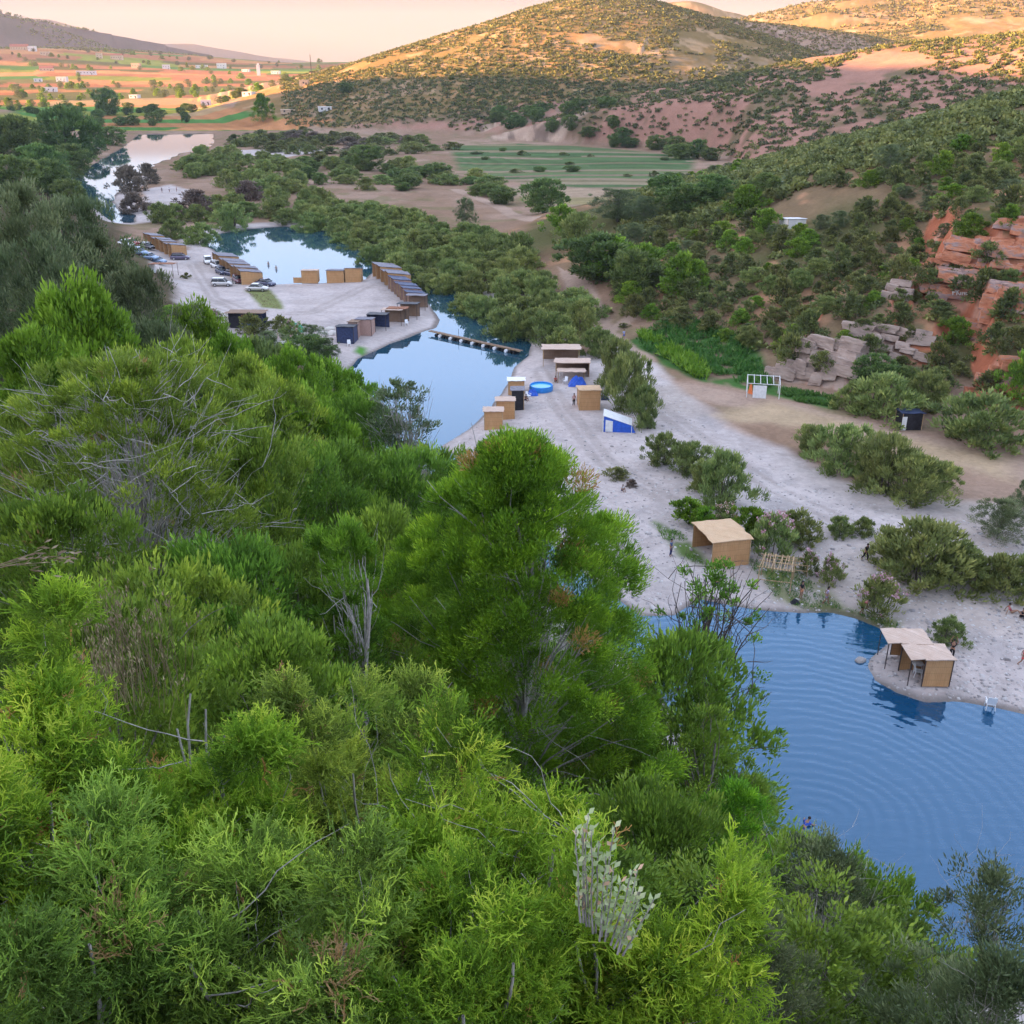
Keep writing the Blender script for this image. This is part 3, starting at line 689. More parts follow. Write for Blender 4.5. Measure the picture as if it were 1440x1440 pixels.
def sprays_mesh(O, D, L, tint, seed, wmul=1.0):
    """sprays at O pointing along D with length L; every twig is two crossed blades"""
    rs = np.random.RandomState(seed)
    T = [spray_template(rs) for _ in range(6)]
    VV, TT = [], []
    D = norm(D); X = norm(np.cross(D, rs.normal(size=D.shape))); Y = np.cross(D, X)
    which = rs.randint(0, 6, len(O))
    for k, (a, b, w) in enumerate(T):
        m = which == k
        if not m.any(): continue
        def tf(q): return O[m][:, None] + L[m][:, None, None] * (X[m][:, None] * q[None, :, 0:1] + Y[m][:, None] * q[None, :, 1:2] + D[m][:, None] * q[None, :, 2:3])
        A = tf(a).reshape(-1, 3); B = tf(b).reshape(-1, 3)
        W = (L[m][:, None] * w[None]).reshape(-1, 1) * wmul
        e = norm(B - A); s1 = norm(np.cross(e, rs.normal(size=e.shape))); s2 = np.cross(e, s1)
        tt = np.repeat(tint[m], len(a)); far_ = np.tile(np.linalg.norm(b, axis=1), m.sum())
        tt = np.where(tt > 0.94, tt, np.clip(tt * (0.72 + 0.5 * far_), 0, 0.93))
        for s in (s1, s2):
            VV.append(np.stack([A - s * W * 0.5, A + s * W * 0.5, B + s * W * 0.42, B - s * W * 0.42], 1).reshape(-1, 3)); TT.append(np.repeat(tt, 4))
    V = np.concatenate(VV); return V, np.arange(len(V)).reshape(-1, 4), np.concatenate(TT)
def juniper_bush(seed, h, w, clumps, per, sl=0.21, cr=0.19, dead=0.02, shape='mound', trunk_r=0.032):
    rs = np.random.RandomState(seed)
    clumps = int(clumps * 0.55); per = int(per * 1.9)
    # several leaders of different height, each a small crown of its own
    nl = 8; la = rs.rand(nl) * 6.28; lr = w * 0.40 * np.sqrt(rs.rand(nl)); lh = h * rs.uniform(0.50, 1.0, nl); lw_ = w * rs.uniform(0.15, 0.28, nl); lh[0] = h
    li = rs.randint(0, nl, clumps)
    f = rs.rand(clumps) ** 0.7; th = rs.rand(clumps) * 2 * math.pi
    ir = 1 + 0.5 * (vnoise(np.cos(th) * 2 + 5 + li, np.sin(th) * 2 + f * 4, seed) * 2 - 1)
    R = np.clip(1.04 - f, 0, 1) ** 0.55 * lw_[li] * ir * (1 - 0.4 * rs.rand(clumps) ** 2)
    C = np.stack([np.cos(la[li]) * lr[li] + np.cos(th) * R, np.sin(la[li]) * lr[li] + np.sin(th) * R, lh[li] * (0.12 + 0.88 * f) - cr * 0.4], 1)
    out = norm(np.stack([np.cos(th), np.sin(th), 0.5 + f], 1))
    ci = np.repeat(np.arange(clumps), per); n = len(ci)
    off = norm(rs.normal(size=(n, 3)) + out[ci] * 0.6) * rs.rand(n, 1) ** 0.6
    csz = cr * (0.55 + 0.75 * rs.rand(clumps))
    O = C[ci] + off * csz[ci][:, None]
    D = norm(off * 0.9 + out[ci] * 0.6 + np.array((0, 0, 0.45)) + rs.normal(size=(n, 3)) * 0.35)
    ct = rs.rand(clumps)
    tint = np.clip(0.50 * ct[ci] + 0.48 * rs.rand(n) * np.clip(0.35 + 0.6 * (off * out[ci]).sum(1) + 0.35 * off[:, 2], 0, 1), 0, 0.93)  # inner sprays duller with age; inner shade and sunlit tips painted in too
    dc = (rs.rand(clumps) < dead)[ci] & (rs.rand(n) < 0.6); dc |= rs.rand(n) < 0.006
    tint = np.where(dc, 0.96 + 0.04 * rs.rand(n), tint)
    L = sl * (0.55 + 0.7 * rs.rand(n))
    paths = []
    for k in range(4):
        a = rs.rand() * 6.28
        paths.append(limb((0.06 * math.cos(a), 0.06 * math.sin(a), -0.3), (0.25 * w * math.cos(a), 0.25 * w * math.sin(a), 0.8 * h), trunk_r, trunk_r * 0.3, rs, 12, 0.10))
    for c in rs.permutation(clumps)[:int(clumps * 0.75)]:
        m_ = paths[rs.randint(4)][0]; k = np.argmin(abs(m_[:, 2] - C[c, 2] * rs.uniform(0.45, 0.85)))
        paths.append(limb(m_[k], C[c] + out[c] * cr * 0.3, trunk_r * 0.22, trunk_r * 0.06, rs, 9, 0.30, 0.03))
    return sprays_mesh(O, D, L, tint, seed + 1), tube_np(paths, 5)
def juniper(label, px, py_top, dist, wpx, seed, clumps, per, rz=0.0, shape='mound', dead=0.02, leaf=None, sl=0.19, cat="juniper", src=None, wmul=1.0):
    p = far(px, py_top, dist); g = hz1(p[0], p[1]); dep = p[1] * cP + (CAM_Z - p[2]) * sP
    w = wpx * dep / FPX * wmul; h = max(1.2, p[2] - g)
    t = thing('juniper_bush', label, cat, (p[0], p[1], g), rz)
    if src:
        sw, sh = src['w_'], src['h_']; t.scale = (w / sw, w / sw, h / sh)
        for ch in src.children: c = link(ch.name.split('.')[0], ch.data, t)
    else:
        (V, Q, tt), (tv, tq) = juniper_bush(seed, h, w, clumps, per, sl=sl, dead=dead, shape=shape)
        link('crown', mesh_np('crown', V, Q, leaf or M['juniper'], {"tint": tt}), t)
        link('trunk', mesh_np('trunk', tv, tq, M['pale_bark'], smooth=True), t)
    t['w_'] = w; t['h_'] = h
    return t
J1 = juniper("light green juniper with an orange dead spray, filling the lower left corner of the slope", 205, 955, 7.2, 430, 101, 330, 26)
J2 = juniper("tall pale green juniper in front of the large cypress, left of its bare lower limbs", 500, 915, 8.2, 380, 102, 300, 26, leaf=M['juniper_dull'])
J3 = juniper("wide bright green juniper beside the downy silver plant in the foreground", 725, 1050, 6.3, 460, 103, 330, 26)
J4 = juniper("yellowish green juniper with a rusty dead patch at the left edge", 30, 868, 7.6, 170, 104, 130, 26, dead=0.05)
J5 = juniper("low green juniper at the bottom edge under the gap with grey trunks", 380, 1235, 5.0, 460, 105, 260, 26, sl=0.165, leaf=M['juniper_dull'])
J6 = juniper("vivid green juniper sloping down to the grey thicket at the bottom edge", 900, 1225, 5.6, 330, 106, 220, 26)
J7 = juniper("dark green juniper in the bottom left corner", 70, 1215, 5.2, 360, 107, 220, 26, sl=0.165, leaf=M['juniper_dull'])
J8 = juniper("light green juniper on the bottom edge in the middle of the picture", 640, 1300, 4.6, 420, 108, 240, 26, sl=0.15)
J9 = juniper("mid-green juniper at the left edge above the corner bush", -5, 1090, 6.0, 260, 109, 180, 26)
for q in (J1, J2, J3, J4, J5, J6, J7, J8, J9):
    for k in ('w_', 'h_'): del q[k]

# the large cypress in the middle and the other big trees of the slope
def big_tree(name, label, cat, px, py_top, dist, wpx, seed, leaf, bark, shape, base, clumps, per, cr, ll, lw, dead=0.0, limbs=60, twigs=2, irregular=0.3, fill=0.3, up=0.4, drop=0.0, trunk_r=None):
    p = far(px, py_top, dist); g = hz1(p[0], p[1]) - drop; dep = p[1] * cP + (CAM_Z - p[2]) * sP
    w = wpx * dep / FPX; h = p[2] - g
    if h < 1.5: print("LOW", name, px, py_top, h)
    h = max(h, 1.5)
    (V, Q, t), (tv, tq) = make_plant(seed=seed, shape=shape, h=h, w=w, base=base, clumps=clumps, per=per, cr=cr, ll=ll, lw=lw, dead=dead, limbs=limbs, twigs=twigs, irregular=irregular, fill=fill, up=up, trunk_r=trunk_r)
    o = thing(name, label, cat, (p[0], p[1], g))
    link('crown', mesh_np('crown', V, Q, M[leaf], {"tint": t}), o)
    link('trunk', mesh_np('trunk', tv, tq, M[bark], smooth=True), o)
    return o
big_tree('cypress_tree', "large conical green cypress with tan dead sprays in the middle of the slope", "tree", 725, 612, 27, 690, 201, 'thuja', 'pale_bark', 'cone', 0.06, 900, 390, 0.55, 0.16, 0.034, dead=0.03, limbs=120, twigs=1, irregular=0.30, fill=0.5, trunk_r=0.22)
big_tree('cypress_tree', "broad green cypress showing a fan of bare grey branches, on the left of the slope", "tree", 165, 505, 30, 480, 202, 'slope', 'pale_bark', 'round', 0.10, 520, 170, 0.48, 0.18, 0.038, dead=0.02, limbs=230, twigs=4, irregular=0.4, fill=0.25, drop=1.0, trunk_r=0.2)
big_tree('cypress_tree', "small rounded yellow-green cypress with a thin grey stem between two larger ones", "tree", 478, 735, 24, 130, 203, 'bright', 'pale_bark', 'round', 0.25, 90, 170, 0.35, 0.18, 0.035, limbs=30)
big_tree('slender_tree', "thin tree with a pale forked bare trunk standing against the pale water", "tree", 555, 535, 62, 115, 204, 'olive', 'pale_bark', 'round', 0.45, 110, 60, 0.55, 0.24, 0.08, limbs=70, twigs=3, fill=0.15, irregular=0.4)
# bare forked limbs and leafy twigs over the pool's left bank
big_tree('oleaster_tree', "sparse round-leaved tree reaching over the left bank of the blue pool", "tree", 1005, 790, 34, 190, 205, 'slope', 'dark_bark', 'round', 0.12, 100, 60, 0.36, 0.16, 0.075, limbs=95, twigs=3, fill=0.1, irregular=0.5)
big_tree('oleaster_tree', "thicker dark green tree below the round-leaved one on the pool bank", "tree", 985, 1000, 27, 200, 206, 'slope', 'bark', 'round', 0.05, 150, 110, 0.40, 0.15, 0.05, limbs=60, twigs=2, fill=0.25, irregular=0.35)
big_tree('cypress_tree', "dark narrow cypress on the pool bank right of the large conical one", "tree", 1040, 1105, 24, 135, 207, 'thuja', 'bark', 'round', 0.05, 130, 150, 0.34, 0.16, 0.035, limbs=30)
big_tree('wild_olive_tree', "grey-green wild olive with whip-like bare shoots in front of the pool", "tree", 1165, 1195, 15, 260, 208, 'olive', 'pale_bark', 'round', 0.04, 260, 150, 0.28, 0.09, 0.022, limbs=150, twigs=3, trunk_r=0.06, fill=0.25, irregular=0.5)
big_tree('wild_olive_tree', "thin wild olive standing on the lower right edge with leaves against the water", "tree", 1405, 1215, 13, 170, 209, 'olive', 'pale_bark', 'round', 0.10, 100, 110, 0.26, 0.09, 0.024, limbs=70, twigs=3, trunk_r=0.05, fill=0.15, irregular=0.5)
big_tree('wild_olive_tree', "low dusty green thicket on the lower edge right of the vivid juniper", "tree", 1080, 1310, 9, 260, 210, 'olive', 'bark', 'mound', 0.0, 130, 120, 0.22, 0.07, 0.018, limbs=70, twigs=2, fill=0.3, irregular=0.35)
big_tree('wild_olive_tree', "dense grey-green thicket on the bottom edge right of the whip-like wild olive", "tree", 1330, 1385, 10, 330, 211, 'olive', 'bark', 'mound', 0.0, 150, 120, 0.24, 0.08, 0.022, limbs=70, twigs=2, fill=0.3, irregular=0.35)
big_tree('wild_olive_tree', "grey-brown thicket in front of the dark cypress at the foot of the pool bank", "tree", 1000, 1240, 13, 190, 212, 'olive', 'bark', 'mound', 0.0, 90, 120, 0.26, 0.09, 0.022, limbs=60, twigs=2, fill=0.3, irregular=0.4)

big_tree('wild_olive_tree', "thin-leaved grey olive filling the lower right corner of the picture", "tree", 1425, 1345, 8.5, 200, 214, 'olive', 'pale_bark', 'round', 0.05, 150, 120, 0.22, 0.08, 0.02, limbs=80, twigs=3, fill=0.2, irregular=0.45, trunk_r=0.04)
# the trees down the slope: px, top py, distance, width in px, kind, label
SLOPE_TREES = [
 (35, 465, 45, 190, 'bright', "vivid yellow-green tree at the left edge below the grey olives"),
 (100, 385, 52, 150, 'bright', "fresh green tree below the tall grey-green olives at the left edge"),
 (40, 560, 38, 180, 'slope', "green tree leaning over the left edge beside the bare-branched cypress"),
 (20, 260, 72, 170, 'olive', "tall dusty olive tree at the left edge below the far river bank"),
 (95, 275, 82, 160, 'olive', "dusty olive tree with pale leaf tips above the car park"),
 (45, 330, 62, 150, 'olive', "spreading olive tree in the dense dark stand on the left"),
 (130, 330, 80, 130, 'olive', "olive tree with seed heads right in front of the car park's left end"),
 (190, 375, 72, 130, 'olive', "grey-green olive with tan tips beside the rusty shed roof"),
 (150, 430, 62, 140, 'olive', "shaded olive tree in the middle of the left stand"),
 (215, 455, 60, 130, 'olive', "dull green olive tree under the pale gravel corner"),
 (270, 420, 76, 110, 'bright', "vivid green round tree below the car park gravel"),
 (318, 470, 74, 90, 'bright', "small green tree below the stall with the blue sheet"),
 (355, 478, 88, 80, 'dark', "dark shrub tree beside the rubble behind the beach"),
 (405, 485, 78, 110, 'bright', "yellow-green leafy tree below the dark beach cabins"),
 (455, 505, 82, 80, 'bright', "small leafy tree below the rubble heap"),
 (490, 520, 88, 70, 'bright', "small fresh green tree next to the river's edge below the last cabin"),
 (330, 500, 62, 120, 'slope', "dull green tree behind the broad bare-branched cypress"),
 (250, 480, 52, 150, 'slope', "mid-green tree above the broad bare-branched cypress"),
 (360, 530, 56, 130, 'slope', "feathery mid-green tree in the middle of the slope"),
 (430, 545, 60, 120, 'bright', "olive-yellow flat-topped tree in the middle of the slope"),
 (500, 560, 64, 110, 'slope', "dusky green tree left of the slender bare trunk"),
 (610, 625, 52, 110, 'slope', "dark green tree at the water's edge left of the large conical cypress"),
 (560, 640, 46, 130, 'slope', "shaded green tree below the slender bare trunk"),
 (470, 625, 45, 140, 'slope', "dense dark tree in the hollow left of the slender bare trunk"),
 (390, 620, 42, 150, 'slope', "feathery green tree right of the bare-branched cypress"),
 (330, 600, 36, 150, 'slope', "mid-green tree touching the bare-branched cypress on its right"),
 (540, 720, 36, 130, 'slope', "deep green tree in the shade left of the large conical cypress"),
 (420, 780, 26, 150, 'slope', "dark tree in the shade behind the pale green juniper"),
 (320, 760, 24, 150, 'slope', "shaded tree below the fan of bare branches"),
 (60, 700, 24, 180, 'slope', "shaded green tree at the left edge under the bare-branched cypress"),
 (200, 800, 18, 160, 'slope', "shaded low tree above the light green juniper on the left"),
 (370, 880, 15, 170, 'slope', "dark green tree in the hollow behind the foreground junipers"),
 (640, 1075, 13, 150, 'slope', "dark tree under the bare lower limbs of the large conical cypress"),
 (870, 1120, 16, 130, 'slope', "dark green tree behind the downy silver plant"),
 (930, 1130, 14, 140, 'slope', "shaded dark green tree behind the foot of the pool bank"),
 (960, 900, 30, 100, 'slope', "mid-green tree right beside the large conical cypress on the pool side"),
 (1112, 1195, 19, 90, 'slope', "bushy tree on the pool bank left of the whip-like wild olive"),
 (1225, 1235, 19, 85, 'slope', "rounded dense green bush by the pool behind the whip-like wild olive"),
 (140, 860, 13, 150, 'slope', "dim green bush behind the dry grass stalks on the left"),
]
for i, (px, py, ds, wpx, kind, lab) in enumerate(SLOPE_TREES):
    p = far(px, py, ds); g = hz1(p[0], p[1]); dep = p[1] * cP + (CAM_Z - p[2]) * sP
    h = p[2] - g; w = wpx * dep / FPX * 1.15
    if h < 1.8: print("LOW", px, py, ds, round(h, 1), round(g, 1))
    if h > 2.2 * w: print("THIN", px, py, ds, round(h, 1), round(w, 1))
    h = max(h, 1.8); w = max(w, 0.6 * h)
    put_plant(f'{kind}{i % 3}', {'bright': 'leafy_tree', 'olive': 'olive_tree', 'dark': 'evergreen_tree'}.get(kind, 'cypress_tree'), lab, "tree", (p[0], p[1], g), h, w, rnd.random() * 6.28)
# undergrowth that closes the slope between them: individual bushes
UNDER = []
for k in range(600):
    if len(UNDER) >= 130: break
    a = math.radians(rnd.uniform(-30, 26)); r = math.exp(rnd.uniform(math.log(10), math.log(150)))
    x, y = math.sin(a) * r, math.cos(a) * r
    hv = float(hill_z(np.array([x]), np.array([y]))[0])
    if hv < 0.9 or any(math.hypot(x - u[0], y - u[1]) < 1.8 + r * 0.012 for u in UNDER): continue
    UNDER.append((x, y, r))
for x, y, r in UNDER:
    s = rnd.uniform(0.7, 1.2)
    put_plant(rnd.choice(['slope0', 'slope1', 'slope2', 'bright1', 'olive2'] if r < 60 else ['slope0', 'olive1', 'bright0', 'dark1', 'olive0']), 'undergrowth_bush', "green bush of the undergrowth filling the gaps between the slope's trees", "bush", (x, y, hz1(x, y)), 2.6 * s + r * 0.008, 3.2 * s + r * 0.015, rnd.random() * 6.28, group="undergrowth bushes of the wooded slope")

# ------------------------------------------------------------------ plants of the valley
def depth_of(p): return p[1] * cP + (CAM_Z - p[2]) * sP
def zs_of(pts):
    pts = np.asarray(pts); return height(pts[:, 0], pts[:, 1])
for s in range(2):
    plant_kind(f'flowering{s}', M['oleander'], M['dark_bark'], seed=80 + s, shape='mound', h=2.4, w=3, base=0.0, clumps=60, per=44, cr=0.42, ll=0.32, lw=0.09, up=0.8, irregular=0.5, limbs=8, stems=4)
    plant_kind(f'drybush{s}', M['brown'], M['dark_bark'], seed=85 + s, shape='mound', h=5, w=6, base=0.0, clumps=90, per=50, cr=0.7, ll=0.45, lw=0.2, irregular=0.35, limbs=8, stems=3)
    plant_kind(f'willow{s}', M['oleander'], M['dark_bark'], seed=90 + s, shape='round', h=3.2, w=4.2, base=0.0, clumps=130, per=60, cr=0.42, ll=0.30, lw=0.07, up=0.7, irregular=0.5, limbs=22, stems=4, twigs=1)
    plant_kind(f'fig{s}', M['bright'], M['bark'], seed=95 + s, shape='round', h=3.2, w=3.2, base=0.18, clumps=70, per=50, cr=0.42, ll=0.30, lw=0.16, irregular=0.4, limbs=12)
    plant_kind(f'hilltree{s}', M['slope'], M['dark_bark'], seed=98 + s, shape='mound', h=3.4, w=4.4, base=0.0, clumps=90, per=44, cr=0.50, ll=0.34, lw=0.14, irregular=0.45, limbs=8, stems=2)
def flowers_on(o, kind, seed, share=0.10, mat='flower'):
    """heads of blossom on the outside of a bush, a part of it"""
    cm = PLANTS[kind][0]; n = len(cm.vertices)
    co = np.empty(n * 3, np.float32); cm.vertices.foreach_get("co", co); co = co.reshape(-1, 3)
    rs = np.random.RandomState(seed); tip = co[2::4]
    top = tip[(tip[:, 2] > np.quantile(tip[:, 2], 0.5)) | (np.hypot(tip[:, 0], tip[:, 1]) > np.quantile(np.hypot(tip[:, 0], tip[:, 1]), 0.8))]
    c = top[rs.randint(0, len(top), 26)]
    P = np.repeat(c, 16, 0) + rs.normal(size=(26 * 16, 3)) * 0.10
    V, Q, t = leaves_mesh(P, rs.normal(size=P.shape) + np.array((0, 0, 0.6)), 0.15, 0.12, rs.rand(len(P)), rs)
    link('blossom', mesh_np('blossom', V, Q, M[mat], {"tint": t}), o)
def bush_px(kind, name, label, px, py_base, wpx, hpx, cat="bush", group=None, z=None):
    p = seat(px, py_base); d = depth_of(p); w = wpx * d / FPX; h = hpx * d / FPX / 0.9
    return put_plant(kind, name, label, cat, (p[0], p[1], p[2] - 0.05), h, w, rnd.random() * 6.28, group)
def scatter(poly, n, kinds, hr, wr, name, label, group, seed, cat="bush", sep=0.75, keep=None):
    """separate bushes standing inside a piece of ground"""
    rs = random.Random(seed); P = px_poly(poly); lo, hi = P.min(0), P.max(0); got = []
    for _ in range(n * 14):
        if len(got) >= n: break
        x, y = rs.uniform(lo[0], hi[0]), rs.uniform(lo[1], hi[1])
        # as many in the near half of the picture's strip as in the far half
        if rs.random() > 1.0: continue
        if poly_sd(P, np.array([x]), np.array([y]))[0] < 0: continue
        w = rs.uniform(*wr)
        if any(math.hypot(x - g[0], y - g[1]) < sep * 0.5 * (w + g[2]) for g in got): continue
        if keep and not keep(x, y): continue
        got.append((x, y, w))
    if not got: return
    zz = zs_of(got)
    for (x, y, w), z in zip(got, zz):
        h = rs.uniform(*hr) * (0.7 + 0.3 * w / wr[1])
        put_plant(rs.choice(kinds), name, label, cat, (x, y, z - 0.08), h, w, rs.random() * 6.28, group)
OL = ['oleander0', 'oleander1', 'oleander2']; DK = ['dark0', 'dark1', 'dark2']; SH = ['shrub0', 'shrub1', 'shrub2', 'shrub3']
scatter([(505, 352), (548, 382), (600, 404), (658, 434), (702, 464), (738, 500), (790, 500), (838, 486), (826, 455), (795, 425), (748, 392), (700, 362), (640, 335), (560, 312), (490, 300), (440, 285), (420, 305), (450, 328)],
        105, OL + ['willow0', 'oleander1'], (4.0, 6.2), (5.0, 8.0), 'riverside_bush', "grey-green bush in the thicket along the right bank of the middle pool", "bushes of the thicket on the right bank", 1, sep=0.62)
scatter([(236, 232), (300, 216), (400, 230), (430, 262), (440, 300), (500, 330), (440, 322), (385, 318), (340, 324), (296, 338), (262, 345), (228, 335), (222, 312), (285, 290), (335, 278), (300, 264), (250, 250)],
        62, OL, (4.0, 6.5), (6, 9.5), 'riverside_bush', "green bush on the low ground between the middle pool and the far reach", "bushes between the two reaches of the river", 2, sep=0.62)
for px, py, w, h, lab in ((182, 270, 42, 32, "brown faded oleander at the tip of the bank beside the narrow far river"), (208, 258, 34, 24, "round brownish oleander behind the one at the tip of the bank"), (275, 302, 58, 30, "wide brown oleander bush behind the row of far cabins"), (350, 282, 40, 24, "pinkish-brown oleander bush among green ones by the middle pool"), (190, 298, 42, 24, "dark green bush on the bank under the brown faded oleander")):
    bush_px('drybush0' if 'brown' in lab else 'oleander1', 'oleander_bush', lab, px, py, w, h)
scatter([(300, 205), (330, 190), (480, 190), (560, 196), (640, 212), (560, 225), (450, 235), (420, 222), (350, 212)], 75, SH + ['oleander0', 'drybush1'], (3.0, 5.5), (7, 13), 'plain_bush', "dull low bush on the flat ground beyond the river thickets", "low bushes of the flat valley floor", 3, sep=0.6)
scatter([(400, 232), (470, 232), (640, 240), (726, 264), (700, 288), (640, 276), (540, 274), (440, 262)], 42, DK + OL, (3.2, 5.5), (5, 10), 'field_bush', "dark green bush beside the striped fields on the valley floor", "dark bushes between the fields and the river", 4)
for px, py, w, h, k, lab in ((763, 300, 56, 42, 'dark0', "big round dark tree beside the dirt track on the valley floor"), (706, 287, 36, 20, 'dark1', "low dark bush left of the big round tree by the track"), (517, 240, 40, 30, 'dark2', "dark spreading tree alone on the far flat ground"), (868, 312, 76, 40, 'olive1', "grey olive tree behind the striped field's near end"), (905, 315, 50, 34, 'olive2', "small olive tree beside the wide grey olive"),
        (1075, 275, 34, 28, 'dark1', "dark round tree at the foot of the pink slope"), (838, 395, 84, 58, 'dark2', "dense dark green tree left of the pale broad-leaved one"), (892, 413, 62, 54, 'dark0', "bluish dark tree with a visible stem at the bend of the path"), (862, 385, 80, 46, 'hilltree0', "broad fresh green tree behind the bluish dark one"), (905, 388, 60, 40, 'hilltree1', "green rounded tree at the right end of the grove"), (958, 412, 62, 50, 'hilltree0', "green tree right of the grove by the footpath"), (980, 405, 32, 36, 'bright1', "yellow-green tree beside the orchard"), (812, 345, 60, 40, 'oleander2', "grey-brown bush behind the grove"), (790, 325, 44, 32, 'hilltree1', "small green tree at the edge of the dirt track"), (960, 300, 60, 36, 'dark2', "dark tree at the right end of the striped field"), (655, 322, 34, 38, 'olive0', "thin grey tree at the back of the right bank thicket"), (1000, 285, 50, 34, 'dark0', "dark tree in front of the orchard strip"), (1050, 300, 56, 34, 'hilltree0', "green tree left of the white shed"), (938, 275, 44, 26, 'dark1', "dark bush at the upper corner of the striped field")):
    bush_px(k, 'valley_tree', lab, px, py, w, h, "tree")
scatter([(690, 186), (760, 190), (840, 200), (950, 212), (1010, 225), (1000, 235), (940, 222), (840, 208), (700, 196)], 26, DK, (5, 9), (6, 11), 'foot_tree', "dark tree in the row at the foot of the rocky hill", "trees at the foot of the rocky hill", 5, "tree")
scatter([(640, 212), (740, 206), (860, 214), (975, 226), (960, 258), (760, 262), (650, 240)], 14, DK + SH, (1.2, 2.6), (3, 6), 'field_bush', "low dark bush standing between the crop strips of the striped fields", "bushes between the crop strips", 14)
scatter([(905, 290), (950, 262), (1000, 245), (1060, 262), (1090, 292), (1040, 308), (960, 318)], 26, DK + ['olive0', 'hilltree0'], (3, 6), (4, 8), 'valley_tree', "dark green tree between the orchard and the pink slope", "trees between orchard and slope", 6, "tree")
scatter([(930, 318), (1040, 315), (1035, 345), (1000, 392), (950, 360), (860, 310)], 30, ['fig0', 'olive1'], (1.6, 2.8), (1.6, 2.8), 'orchard_sapling', "small young fruit tree in the bare orchard rows", "young fruit trees of the orchard", 7, "tree", sep=1.8)
scatter([(860, 410), (960, 405), (980, 440), (930, 450), (880, 470), (850, 450)], 16, SH, (0.5, 1.1), (1.2, 2.6), 'low_shrub', "low scrubby plant on the bare brown ground near the path", "low plants on the bare ground", 8)
# bushes on the gravel, one by one
GRAVEL = [(862, 545, 62, 62, 'willow0', "grey-green willow bush behind the tan hut on the beach"), (884, 578, 70, 74, 'willow1', "tall grey-green willow bush beside the blue tent"), (906, 602, 50, 56, 'willow0', "willow bush touching the blue tent's right side"), (840, 500, 50, 36, 'oleander1', "dull bush behind the open straw pavilions"),
 (928, 652, 52, 40, 'willow1', "small dark willow bush on the gravel below the blue tent"), (966, 668, 62, 44, 'willow0', "dark willow bush, second in the gravel row"), (1012, 714, 80, 74, 'willow1', "large dark willow bush above the cane hut"), (985, 690, 50, 40, 'willow0', "willow bush joining the large dark one on its left"),
 (1142, 642, 58, 40, 'willow0', "leggy willow bush at the upper end of the long clump on the gravel"), (1182, 664, 92, 62, 'willow1', "willow bush in the long clump, next to its upper end"), (1235, 690, 108, 72, 'willow0', "broad willow bush in the middle of the long clump on the gravel"), (1285, 705, 100, 62, 'willow1', "grey willow bush at the lower end of the long clump on the gravel"), (1318, 690, 52, 40, 'willow0', "thin willow bush trailing off the long clump on the gravel"),
 (1180, 753, 34, 26, 'oleander1', "small round bush left of its twin on the gravel"), (1213, 752, 30, 24, 'oleander2', "small round bush beside the figure in black on the gravel"), (1250, 790, 62, 46, 'oleander0', "dark bush at the upper end of the dense clump near the shore"), (1298, 812, 130, 74, 'oleander1', "wide dark green bush in the dense clump near the shore"), (1345, 818, 80, 52, 'oleander2', "dark bush at the lower end of the dense clump near the shore"), (1402, 830, 76, 50, 'oleander0', "round green bush near the right edge above the sitting people"), (1438, 832, 50, 52, 'oleander1', "green bush cut by the right edge above the sitting people"),
 (1402, 758, 84, 54, 'olive0', "grey leafless-looking bush near the right edge"), (1440, 735, 50, 60, 'olive1', "grey bush cut by the right edge"), (1330, 902, 52, 32, 'willow1', "sparse low bush behind the two straw shelters"),
 (1052, 757, 46, 42, 'fig0', "bright green fig tree behind the cane hut"), (968, 737, 42, 34, 'fig1', "bright green small tree above the path left of the cane hut"), (990, 745, 30, 30, 'fig0', "small leafy tree next to the bright green one above the cane hut"),
 (1120, 760, 60, 40, 'oleander1', "dark oleander behind the bare wooden frame"), (857, 604, 15, 14, 'fig0', "tiny green sapling in front of the blue tent"), (868, 672, 36, 14, 'shrub0', "low green weed clump on the open gravel"), (888, 684, 16, 10, 'drybush0', "little dry tuft next to the weed clump on the gravel"),
 (1376, 622, 120, 62, 'oleander1', "dark rounded bush at the foot of the red cliff by the black hut"), (1430, 560, 60, 60, 'hilltree0', "dense bush below the red cliff at the right edge"), (1240, 585, 96, 54, 'oleander0', "grey-flecked bush left of the black hut"), (1200, 575, 50, 36, 'oleander2', "small dark bush beside the white boulder"), (1225, 545, 52, 44, 'dark1', "dark round bush on the pale rock face"), (1300, 575, 60, 50, 'oleander1', "dark bush behind the black hut")]
for px, py, w, h, k, lab in GRAVEL: bush_px(k, 'gravel_bush' if py > 480 else 'bush', lab, px, py, w, h)
for i, (px, py, w, h, lab) in enumerate(((1085, 778, 70, 52, "pink flowering oleander between the cane hut and the bare frame"), (1015, 742, 50, 30, "pale pink flowering oleander directly behind the cane hut"), (1136, 806, 30, 30, "small pink flowering oleander at the end of the low wall of canes"), (1166, 816, 38, 34, "round oleander with dusty pink flowers above the bathers"), (1236, 858, 66, 46, "pink oleander with pale stems at the water's edge"), (412, 478, 30, 24, "pink flowering oleander in the rubble behind the dark cabins"), (300, 455, 30, 18, "pink oleander beside the stall with the blue sheet"))):
    o = bush_px(f'flowering{i % 2}', 'oleander_bush', lab, px, py, w, h); flowers_on(o, f'flowering{i % 2}', i)
for px, py, w, h, lab in ((355, 470, 46, 26, "grey bush growing in the white rubble"), (440, 500, 44, 40, "dusty bush between the rubble and the black cabin"), (460, 512, 34, 34, "dark dusty bush beside the last black cabin by the water"), (262, 392, 12, 8, "small tuft beside the parked silver estate car"), (395, 470, 30, 24, "grey-pink bush in front of the green sheet")):
    bush_px('olive1' if 'dusty' in lab else 'shrub1', 'bush', lab, px, py, w, h)
